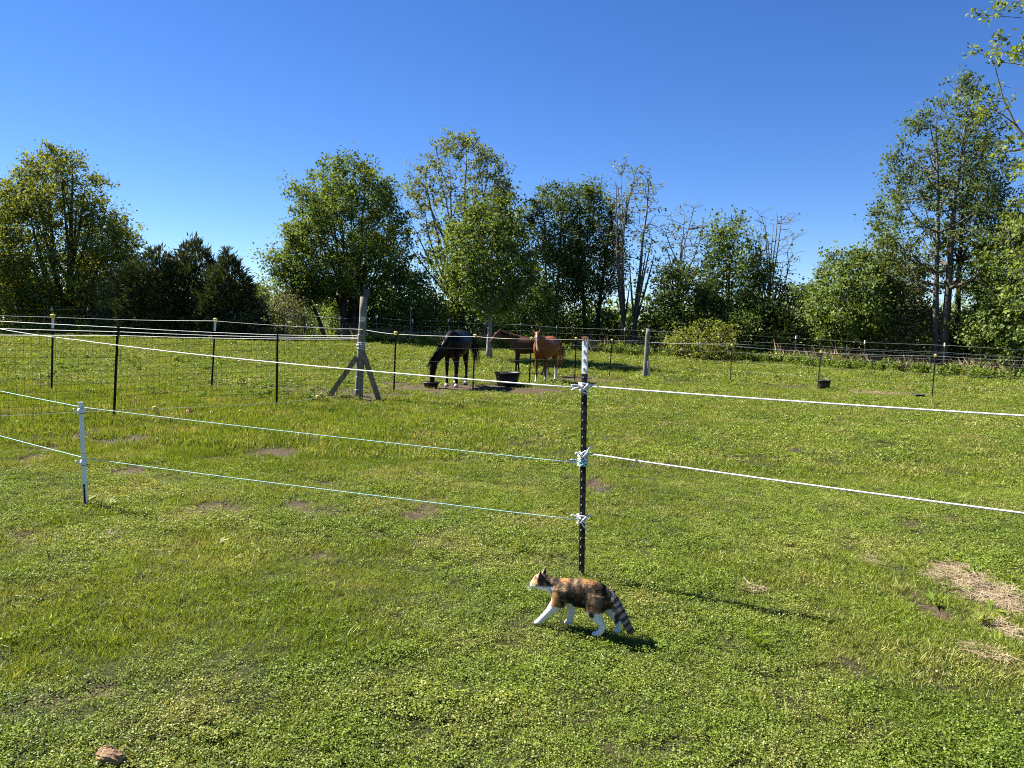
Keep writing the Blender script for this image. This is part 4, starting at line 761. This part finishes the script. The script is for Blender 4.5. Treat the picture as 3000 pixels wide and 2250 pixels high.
def cat():
    o = empty('cat', (.345, 3.80, G(.345, 3.80) + .016), R(156)); tag(o, 'calico cat with white legs walking left across the grass', 'cat')
    mb = MB()
    mb.loft([(-.176, 0, .200, .024, .026), (-.165, 0, .193, .046, .052), (-.145, 0, .190, .057, .066), (-.105, 0, .194, .062, .073), (-.060, 0, .194, .064, .076), (-.01, 0, .191, .062, .074), (.045, 0, .190, .056, .069), (.085, 0, .193, .050, .063), (.115, 0, .197, .043, .054), (.135, 0, .199, .032, .042)], 16)
    mb.loft([(.075, 0, .205, .042, .050), (.115, 0, .208, .040, .045), (.150, 0, .211, .037, .039), (.175, .0, .213, .036, .036)], 12)
    mb.loft([(.152, 0, .214, .024, .026), (.166, 0, .216, .043, .040), (.186, 0, .218, .0500, .0455), (.206, 0, .213, .046, .042), (.221, 0, .205, .032, .030), (.234, 0, .199, .025, .023), (.243, 0, .196, .017, .016), (.248, 0, .196, .008, .008)], 16)
    for s in (-1, 1):
        mb.loft([(.188, s * .027, .244, .023, .012), (.186, s * .031, .262, .016, .009), (.183, s * .036, .287, .003, .003)], 10)
        mb.loft([(.236, s * .011, .192, .012, .011), (.246, s * .010, .191, .008, .008)], 8)
    def leg(Pts): mb.loft(Pts, 12)
    leg([(.060, .036, .210, .027, .045), (.068, .042, .170, .029, .043), (.085, .043, .128, .026, .034), (.118, .042, .088, .0205, .024), (.150, .040, .052, .0175, .019), (.172, .040, .027, .0165, .018), (.186, .040, .014, .019, .015), (.205, .040, .009, .014, .010)])
    leg([(.065, -.036, .205, .027, .040), (.055, -.040, .16, .027, .036), (.040, -.038, .125, .023, .028), (.032, -.036, .085, .0185, .021), (.032, -.035, .045, .0165, .018), (.037, -.035, .020, .0175, .018), (.050, -.035, .012, .019, .014), (.064, -.035, .009, .013, .010)])
    leg([(-.125, .034, .21, .034, .058), (-.122, .042, .17, .037, .060), (-.118, .047, .132, .033, .048), (-.128, .046, .102, .026, .033), (-.152, .044, .076, .0185, .022), (-.166, .042, .058, .0155, .019), (-.158, .042, .032, .0155, .017), (-.146, .042, .015, .018, .015), (-.126, .042, .010, .018, .012), (-.112, .042, .008, .013, .009)])
    leg([(-.140, -.034, .205, .034, .056), (-.155, -.040, .165, .035, .052), (-.172, -.042, .128, .029, .038), (-.192, -.042, .098, .0225, .026), (-.214, -.041, .070, .0175, .020), (-.225, -.040, .050, .0155, .018), (-.227, -.040, .028, .016, .017), (-.222, -.040, .014, .018, .015), (-.204, -.040, .009, .015, .010)])
    mb.loft([(-.150, .0, .218, .021, .024), (-.185, .004, .216, .0215, .0225), (-.216, .010, .190, .0215, .0225), (-.240, .018, .158, .0210, .022), (-.262, .025, .124, .0205, .0215), (-.287, .032, .084, .0195, .020), (-.308, .036, .056, .016, .016), (-.318, .038, .044, .006, .006)], 12)
    me, V = remesh(mb, .0042, 4)
    NV = np.zeros(len(V) * 3, np.float32); me.vertices.foreach_get('normal', NV); NV = NV.reshape(-1, 3).astype(float)
    x, y, z = V.T; n1 = fbm(x * 30 + 9 + y * 12, z * 30 + 31 + y * 9, 3); n2 = fbm(x * 19 + 50 + y * 25, z * 16 + 3, 2); n3 = fbm(x * 90, z * 90 + y * 60, 2); n = len(V)
    white = np.array((.80, .77, .72)); black = np.array((.020, .016, .013)); brown = np.array((.085, .055, .036)); orange = np.array((.42, .20, .068)); buff = np.array((.52, .34, .17))
    full = lambda c: np.tile(c, (n, 1))
    C = mixc(full(black), brown, ss(.50, .68, n1) * .8); C = mixc(C, orange, ss(.66, .73, n2) * .6); C = mixc(C, buff, ss(.42, .70, n3) * (.12 + .40 * ss(.45, .68, n1)))
    def blob(cx, cz, rx, rz, w=.5): return ss(1 + w, 1 - w, np.hypot((x - cx) / rx, (z - cz) / rz) + (n1 - .5) * 1.7 + (n3 - .5) * 1.2)
    C = mixc(C, orange, blob(.060, .256, .026, .016)); C = mixc(C, orange, blob(-.070, .266, .034, .014)); C = mixc(C, buff, blob(.045, .215, .016, .022) * (y > 0) * .8)
    C = mixc(C, orange, blob(.080, .135, .040, .045) * (y > 0) * .85); C = mixc(C, black, blob(-.03, .20, .050, .060) * .85); C = mixc(C, black, blob(.10, .245, .03, .02) * .9)
    C = mixc(C, buff, blob(-.135, .185, .022, .030) * .6); C = mixc(C, orange, blob(-.13, .145, .024, .024) * .75); C = mixc(C, black, blob(.050, .150, .012, .035) * (y > 0) * .9); C = mixc(C, black, blob(.145, .235, .02, .014) * .9)
    e = (n1 - .5) * .03
    C = mixc(C, white, ss(.132, .120, z + e) * ((x < .03) & (x > -.10))); C = mixc(C, white, ss(.108, .120, x + e) * ss(.222, .208, z + e)); C = mixc(C, white, ss(.108, .096, z + e)); C = mixc(C, white, ss(.142, .122, z + e) * (x < -.125)); C = mixc(C, white, ss(.150, .135, z + e) * ((x < .045) & (x > .0))); C = mixc(C, white, ss(.128, .112, z + e) * (x > .04))
    far = ((y < -.02) & (x < -.16) & (z > .035) & (z < .125)); C = mixc(C, mixc(full(white), brown, ss(.48, .58, n1)), far.astype(float))
    hd = ss(.158, .168, x); C = mixc(C, mixc(full(brown), black, ss(.42, .58, n1)), hd * ss(.205, .215, z))
    C = mixc(C, orange, hd * ss(.188, .198, x) * ss(.248, .236, z) * .9); C = mixc(C, buff, hd * blob(.208, .214, .015, .012)); C = mixc(C, white, hd * ss(.213, .219, x + e * .3) * ss(.022, .014, np.abs(y) - .6 * (x - .222)))
    C = mixc(C, white, hd * ss(.209, .201, z + e * .4)); C = mixc(C, (.50, .26, .20), ss(.243, .246, x) * ss(.194, .198, z) * ss(.008, .005, np.abs(y)))
    C = mixc(C, (.42, .25, .18), (z > .25) * ss(.0, .4, NV[:, 0]) * (x > .15))
    tl = (x < -.186) & (y > -.016); s = np.hypot(x + .18, z - .215)
    rings = ss(.35, .65, .5 + .5 * np.sin(s * 210 + n1 * 3)); Ct = mixc(full((.045, .036, .031)), (.50, .41, .32), rings * ss(.30, .10, s) + .05); Ct = mixc(Ct, (.02, .017, .015), ss(.20, .225, s)); C = np.where(tl[:, None], Ct, C)
    paint(me, C); link('body', me, M['fur'], o)
    # short fur lying along the body
    rng = np.random.RandomState(77); tri = np.array([p.vertices[:] for p in me.polygons if len(p.vertices) == 4]); k = 42000; f = tri[rng.randint(len(tri), size=k)]; w = rng.rand(k, 4); w /= w.sum(1)[:, None]
    pale = C[f[:, 0]].mean(1) > .45; f = f[~pale | (rng.rand(k) < .0)]; k = len(f); w = w[:k]
    P = (V[f] * w[..., None]).sum(1); N = NV[f[:, 0]]; Cc = C[f[:, 0]]
    face = P[:, 0] > .16; low = (P[:, 2] < .105) & (P[:, 0] > -.235); tl = (P[:, 0] < -.186) & (P[:, 1] > -.016)
    A = N * .35 + np.array([-1., 0, -.3]) + rng.randn(k, 3) * .2; A[low] = N[low] * .25 + np.array([-.1, 0, -1.]) + rng.randn(low.sum(), 3) * .15; A[tl] = N[tl] * .6 + np.array([-.5, .1, -.8]) + rng.randn(tl.sum(), 3) * .2
    A /= np.linalg.norm(A, axis=1)[:, None]; L = np.where(face, .0045, np.where(low, .006, np.where(tl, .009, .013)))[:, None] * (.6 + .7 * rng.rand(k, 1))
    S = np.cross(A, N); S /= np.linalg.norm(S, axis=1)[:, None] + 1e-9; S *= .0011
    T = np.stack([P - N * .001 - S, P - N * .001 + S, P + A * L], 1).reshape(-1, 3); pl = (Cc.mean(1) > .45)[:, None]; u = rng.rand(k, 1)
    Cc = np.where(pl, Cc * (.8 + .25 * rng.rand(k, 1)), np.where(u < .34, Cc * .5, np.where(u < .95, Cc * (.85 + .5 * rng.rand(k, 1)), Cc * .7 + np.array((.15, .105, .06))))); Cc = np.repeat(Cc, 3, 0)
    hm = raw_mesh('coat_hair', T, 3, {'col': Cc}); hm.shade_smooth(); hm.normals_split_custom_set_from_vertices(np.repeat(N, 3, 0).tolist())
    fu = link('coat_hair', hm, M['fur'], o); fu['kind'] = 'stuff'
    for s in (-1, 1):
        q = MB(); q.lathe([(.001, -.0045), (.0045, -.003), (.006, 0), (.0045, .003), (.001, .0045)], (.2195, s * .0265, .2165), 10); q.build('eye', M['eye'], o)
    wk = MB()
    for s in (-1, 1):
        for q in range(6): wk.tube([(.240, s * .012, .192 + .002 * q), (.238 + .004 * q, s * .035, .185 + .003 * q), (.229 + .005 * q, s * .058, .172 + .005 * q)], [.0005, .0004, .0003], 3, False)
    wk.build('whiskers', M['rope_white'], o)['kind'] = 'stuff'
cat()
# ------------------------------------------------------------------ turf (stuff)
def turfmat(name, a, b, dry, trans=.33):
    t = NT(name); ps = t.pos(); rnd = t.n('ShaderNodeObjectInfo').outputs['Random']
    n1 = t.noise(.55, 3, ps); n2 = t.noise(4.5, 3, ps)
    f = t.math('ADD', t.math('MULTIPLY', n1, .55), t.math('ADD', t.math('MULTIPLY', n2, .35), t.math('MULTIPLY', t.attr('tint'), .3)))
    c = t.ramp(f, [(.35, a), (.85, b)])
    dn = t.math('ADD', t.math('MULTIPLY', t.noise(1.3, 4, ps), .8), t.math('MULTIPLY', t.attr('tint'), .28))
    c = t.mix(t.ramp(dn, [(.58, (0, 0, 0)), (.74, (.8, .8, .8))]), c, dry)
    c = t.mix(1., c, t.ramp(rnd, [(0., (.75, .75, .75)), (1., (1.2, 1.2, 1.2))]), 'MULTIPLY')
    d = t.n('ShaderNodeBsdfDiffuse'); tr = t.n('ShaderNodeBsdfTranslucent'); g = t.n('ShaderNodeBsdfGlossy'); g.inputs['Roughness'].default_value = .5
    t.l(c, d.inputs[0]); t.l(t.mix(1., c, (1.2, 1.1, .5), 'MULTIPLY'), tr.inputs[0])
    m1 = t.n('ShaderNodeMixShader'); m1.inputs[0].default_value = trans; t.l(d.outputs[0], m1.inputs[1]); t.l(tr.outputs[0], m1.inputs[2])
    m2 = t.n('ShaderNodeMixShader'); m2.inputs[0].default_value = .02; t.l(m1.outputs[0], m2.inputs[1]); t.l(g.outputs[0], m2.inputs[2]); t.l(m2.outputs[0], t.out.inputs[0]); return t.m
M['blade'] = turfmat('grass_blade', (.092, .148, .012), (.248, .308, .034), (.39, .34, .12))
M['clover'] = turfmat('clover_leaf', (.088, .146, .015), (.252, .314, .042), (.38, .34, .12))
M['weed'] = turfmat('weed_leaf', (.085, .150, .020), (.190, .260, .035), (.26, .26, .06))
M['straw'] = plain('straw', (.36, .28, .16), .8, .5, 30, c2=(.16, .115, .065))
PROTO = bpy.data.collections.new('turf_pieces')
def proto(name, V, nper, mat, tint):
    o = bpy.data.objects.new(name, raw_mesh(name, V, nper, {'tint': tint})); o.data.materials.append(mat); PROTO.objects.link(o); return o
def blades(n, rad, L, W, rng, lean=.5):
    a = rng.rand(n) * 2 * np.pi; r = rad * np.sqrt(rng.rand(n)); B = np.stack([r * np.cos(a), r * np.sin(a), np.full(n, -.008)], 1)
    d = np.stack([rng.randn(n) * lean, rng.randn(n) * lean, np.ones(n)], 1); d /= np.linalg.norm(d, axis=1)[:, None]; l = L * (.5 + .8 * rng.rand(n, 1)); bend = np.stack([rng.randn(n), rng.randn(n), -.3 + 0 * a], 1) * .28
    s = np.stack([np.cos(a * 7), np.sin(a * 7), 0 * a], 1) * W * (.7 + .6 * rng.rand(n, 1)) / 2
    m = B + d * l * .55; t = m + (d + bend) * l * .45
    V = np.stack([B - s, B + s, m + s * .8, t, m - s * .8], 1).reshape(-1, 3); return V, np.repeat(rng.rand(n), 5)
def leaflets(n, rad, size, hgt, rng):
    nc = max(6, n // 9); ca = rng.rand(nc) * 2 * np.pi; cr = rad * np.sqrt(rng.rand(nc)); c = rng.randint(nc, size=n); ch = .45 + .75 * rng.rand(nc)
    P = np.stack([cr[c] * np.cos(ca[c]) + rng.randn(n) * rad * .11, cr[c] * np.sin(ca[c]) + rng.randn(n) * rad * .11, hgt * ch[c] * rng.rand(n) ** .6], 1)
    N = rng.randn(n, 3) * .8 + (0, 0, 1); A = rng.randn(n, 3) * (1, 1, .4); nz = lambda q: q / np.linalg.norm(q, axis=1)[:, None]
    A = nz(A); S = nz(np.cross(nz(N), A)); z = size * (.6 + .8 * rng.rand(n, 1))
    V = np.stack([P - A * z * .5, P + S * z * .42 + A * z * .1, P + A * z * .5, P - S * z * .42 + A * z * .1], 1).reshape(-1, 3); return V, np.repeat(rng.rand(n), 4)
rg = np.random.RandomState(99); names = []
def addp(name, VT, nper, mat): proto('%02d_%s' % (len(names), name), VT[0], nper, M[mat], VT[1]); names.append(name)
for k in range(4): addp('clover_near', leaflets(170, .11, .0082, .030, rg), 4, 'clover')
for k in range(4): addp('grass_near', blades(95, .10, .038, .0030, rg, .75), 5, 'blade')
for k in range(2): addp('grass_tall', blades(26, .06, .105, .0055, rg, .42), 5, 'blade')
for k in range(3): addp('grass_mid', blades(95, .22, .060, .008, rg, .6), 5, 'blade')
for k in range(2): addp('clover_mid', leaflets(95, .22, .024, .045, rg), 4, 'clover')
for k in range(2): addp('weed_tall', leaflets(120, .16, .05, .30, rg), 4, 'weed')
def rosette(rng):
    V = []; 
    for q in range(9):
        a = rng.rand() * 6.28; L = .07 + .06 * rng.rand(); w = .011 + .008 * rng.rand(); d = np.array([math.cos(a), math.sin(a), .55 + .5 * rng.rand()]); s = np.array([-math.sin(a), math.cos(a), 0]) * w
        m = d * L * .55; t = m + np.array([math.cos(a), math.sin(a), .1]) * L * .5; V += [d * .01, m * .8 + s, t, m * .8 - s]
    return np.array(V), np.repeat(.3 + .6 * rng.rand(9), 4)
for k in range(2): addp('rosette', rosette(rg), 4, 'weed')
def straws(n, rad, L, rng, lift=.012):
    a = rng.rand(n) * 6.283; r = rad * np.sqrt(rng.rand(n)); c = np.stack([r * np.cos(a), r * np.sin(a), .004 + lift * rng.rand(n)], 1); b = rng.rand(n) * 6.283
    d = np.stack([np.cos(b), np.sin(b), rng.randn(n) * .12], 1) * L * (.4 + .8 * rng.rand(n, 1)) / 2; s = np.stack([-np.sin(b), np.cos(b), .3 + 0 * b], 1) * .0014
    return np.stack([c - d - s, c + d - s, c + d + s, c - d + s], 1).reshape(-1, 3), np.repeat(rng.rand(n), 4)
for k in range(2): addp('straw_mat', straws(60, .11, .11, rg), 4, 'straw')
addp('straw_bit', straws(2, .05, .17, rg, .04), 4, 'straw')
def drystems(rng):
    V, t = blades(26, .22, .75, .012, rng, .45); return V, t
addp('dry_stems', drystems(rg), 5, 'straw')
IDX = {}
for i, n in enumerate(names): IDX.setdefault(n, []).append(i)

def gn_group():
    ng = bpy.data.node_groups.new('scatter_turf', 'GeometryNodeTree')
    ng.interface.new_socket('Geometry', in_out='INPUT', socket_type='NodeSocketGeometry'); ng.interface.new_socket('Geometry', in_out='OUTPUT', socket_type='NodeSocketGeometry')
    gi = ng.nodes.new('NodeGroupInput'); go = ng.nodes.new('NodeGroupOutput'); iop = ng.nodes.new('GeometryNodeInstanceOnPoints'); ci = ng.nodes.new('GeometryNodeCollectionInfo')
    ci.inputs['Collection'].default_value = PROTO; ci.inputs['Separate Children'].default_value = True; ci.inputs['Reset Children'].default_value = True
    def na(nm, ty):
        q = ng.nodes.new('GeometryNodeInputNamedAttribute'); q.data_type = ty; q.inputs['Name'].default_value = nm; return q.outputs['Attribute']
    L = ng.links.new
    L(gi.outputs[0], iop.inputs['Points']); L(ci.outputs[0], iop.inputs['Instance']); iop.inputs['Pick Instance'].default_value = True
    L(na('piece', 'INT'), iop.inputs['Instance Index']); L(na('turn', 'FLOAT_VECTOR'), iop.inputs['Rotation']); L(na('size', 'FLOAT_VECTOR'), iop.inputs['Scale'])
    L(iop.outputs[0], go.inputs[0]); return ng
NG = gn_group()
def scatter(name, label, P, piece, size, rng, tilt=.12):
    n = len(P); m = bpy.data.meshes.new(name); m.vertices.add(n); m.vertices.foreach_set('co', P.astype(np.float32).ravel())
    a = m.attributes.new('piece', 'INT', 'POINT'); a.data.foreach_set('value', piece.astype(np.int32))
    a = m.attributes.new('turn', 'FLOAT_VECTOR', 'POINT'); a.data.foreach_set('vector', np.stack([rng.randn(n) * tilt, rng.randn(n) * tilt, rng.rand(n) * 6.283], 1).astype(np.float32).ravel())
    a = m.attributes.new('size', 'FLOAT_VECTOR', 'POINT'); a.data.foreach_set('vector', np.asarray(size, np.float32).ravel())
    o = bpy.data.objects.new(name, m); COL.objects.link(o); md = o.modifiers.new('scatter', 'NODES'); md.node_group = NG; tag(o, label, kind='stuff'); return o
def pick(kind, n, rng): return np.array(IDX[kind])[rng.randint(len(IDX[kind]), size=n)]
def turf():
    rng = np.random.RandomState(123); PP, II, SS_ = [], [], []
    def put(P, kind, s, zs=1.):
        n = len(P)
        if n == 0: return
        s = s * (.7 + .6 * rng.rand(n)) * (.75 + .5 * fbm(P[:, 0] * 2.3 + 7, P[:, 1] * 2.3 + 3, 2)) * (.84 + .16 * ss(.22, .45, np.hypot((P[:, 0] - .33) * .8, P[:, 1] - 3.78))); PP.append(P); II.append(pick(kind, n, rng)); SS_.append(np.stack([s, s, s * zs], 1))
    for y0, y1, dens, near, sc in ((.6, 4.6, 460, 1, .95), (4.6, 8.5, 290, 1, 1.1), (8.5, 15, 80, 0, .9), (15, 25, 42, 0, 1.2), (25, 47, 13, 0, 1.9)):
        area = 0; W = .76 * y1 + 2.2; n = int(dens * (y1 - y0) * 2 * W); x = (rng.rand(n) * 2 - 1) * W; y = y0 + (y1 - y0) * rng.rand(n); k = np.abs(x) < .76 * y + 2.2; x, y = x[k], y[k]
        d, s = bare(x, y); thin = .18 * ss(.50, .66, fbm(x * 3.7 + 90, y * 3.7 + 2, 3)); keep = rng.rand(len(x)) > np.maximum(np.maximum(d * 1.35, s * 1.2), thin); x, y = x[keep], y[keep]
        P = np.stack([x, y, gz(x, y)], 1); mixn = fbm(x * .8 + 12, y * .8 + 44, 3)
        left = ss(1.5, -3., x) * ss(6, 9, y) * ss(17, 13, y)                 # longer, brighter grass on the left bank
        isc = rng.rand(len(x)) < np.clip(ss(.40, .58, mixn) * .85 * (1 - .8 * left) + .08, 0, 1)
        if near:
            put(P[isc & (rng.rand(len(x)) < .92)], 'clover_near', sc, .85); put(P[~isc & (left < .3)], 'grass_near', sc, .82); put(P[~isc & (left >= .3)], 'grass_near', sc, 1.4)
        else:
            put(P[isc], 'clover_mid', sc * .85); g = ~isc; put(P[g & (left < .3)], 'grass_mid', sc * .8, .85); put(P[g & (left >= .3)], 'grass_mid', sc, 1.35)
        q = rng.rand(len(x)); tl = (q < .03 + .05 * left) & (fbm(x * 1.7, y * 1.7 + 9, 2) > .48) & (y < 20); put(P[tl], 'grass_tall', .62)
        put(P[(q > .9965) & (y < 14)], 'rosette', .5); put(P[(q > .955) & (q < .975) & (y < 10)], 'straw_bit', .5)
    # straw lying on its patches
    for cx, cy, rx, ry, k, s in PATCH:
        if k == 1:
            n = int(160 * rx * ry * 3 * s) + 6; x = cx + rng.randn(n) * rx * .7; y = cy + rng.randn(n) * ry * .7; v = bare(x, y)[1] > .3; x, y = x[v], y[v]; put(np.stack([x, y, gz(x, y)], 1), 'straw_mat', .8)
    for x, y in ((2.95, 4.75), (3.25, 5.15), (2.72, 4.22), (2.62, 4.5), (1.28, 3.72), (-3.28, 5.84), (-3.2, 5.9), (-3.42, 5.95), (-5.7, 10.75), (-5.6, 10.7), (2.9, 4.4)):
        put(np.array([[x, y, G(x, y)]]), 'rosette', .8); put(np.array([[x + .03, y - .02, G(x, y)]]), 'grass_tall', .7)
    scatter('turf', 'short green pasture grass and clover covering the ground', np.concatenate(PP), np.concatenate(II), np.concatenate(SS_), rng)
    # weedy strip and dry stalks at the perimeter fence
    PP.clear(); II.clear(); SS_.clear(); n = 2600; x = rng.rand(n) * 60 - 32; y = 40.0 - 9.6 * ss(7, 24, x) + rng.randn(n) * .9 + .3; P = np.stack([x, y, gz(x, y)], 1); c = fbm(x * .5, y * .5, 2) > .38
    put(P[c], 'weed_tall', 1.15, 1.1)
    n = 500; x = rng.rand(n) * 40 - 16; y = 40.9 - 9.6 * ss(7, 24, x) + rng.randn(n) * .5; c = (fbm(x * .4 + 30, y * .1, 2) > .5); P = np.stack([x, y, gz(x, y)], 1); put(P[c], 'dry_stems', 1.0)
    for x, y, s in ((6.9, 29.2, 1.), (7.1, 29.3, .8), (10.0, 28.6, .6), (12.7, 25.2, .7), (-12.8, 36., .7), (-10.5, 35.5, .6)): put(np.array([[x, y, G(x, y)]]), 'weed_tall', s)
    scatter('weeds', 'tall weeds and dry stalks along the perimeter fence', np.concatenate(PP), np.concatenate(II), np.concatenate(SS_), rng)
    # coarser weeds in the grass on the left
    PP.clear(); II.clear(); SS_.clear(); n = 1500; x = -16 + 15 * rng.rand(n); y = 14 + 22 * rng.rand(n); c = (fbm(x * .35 + 3, y * .35 + 7, 3) > .5) & (np.abs(x) < .76 * y + 1) & (x < -2.5 - .1 * y + 1); P = np.stack([x, y, gz(x, y)], 1)[c]; put(P, 'weed_tall', .75, .45)
    scatter('weed_clumps', 'low weed clumps scattered through the grass behind the wire mesh', np.concatenate(PP), np.concatenate(II), np.concatenate(SS_), rng)
turf()
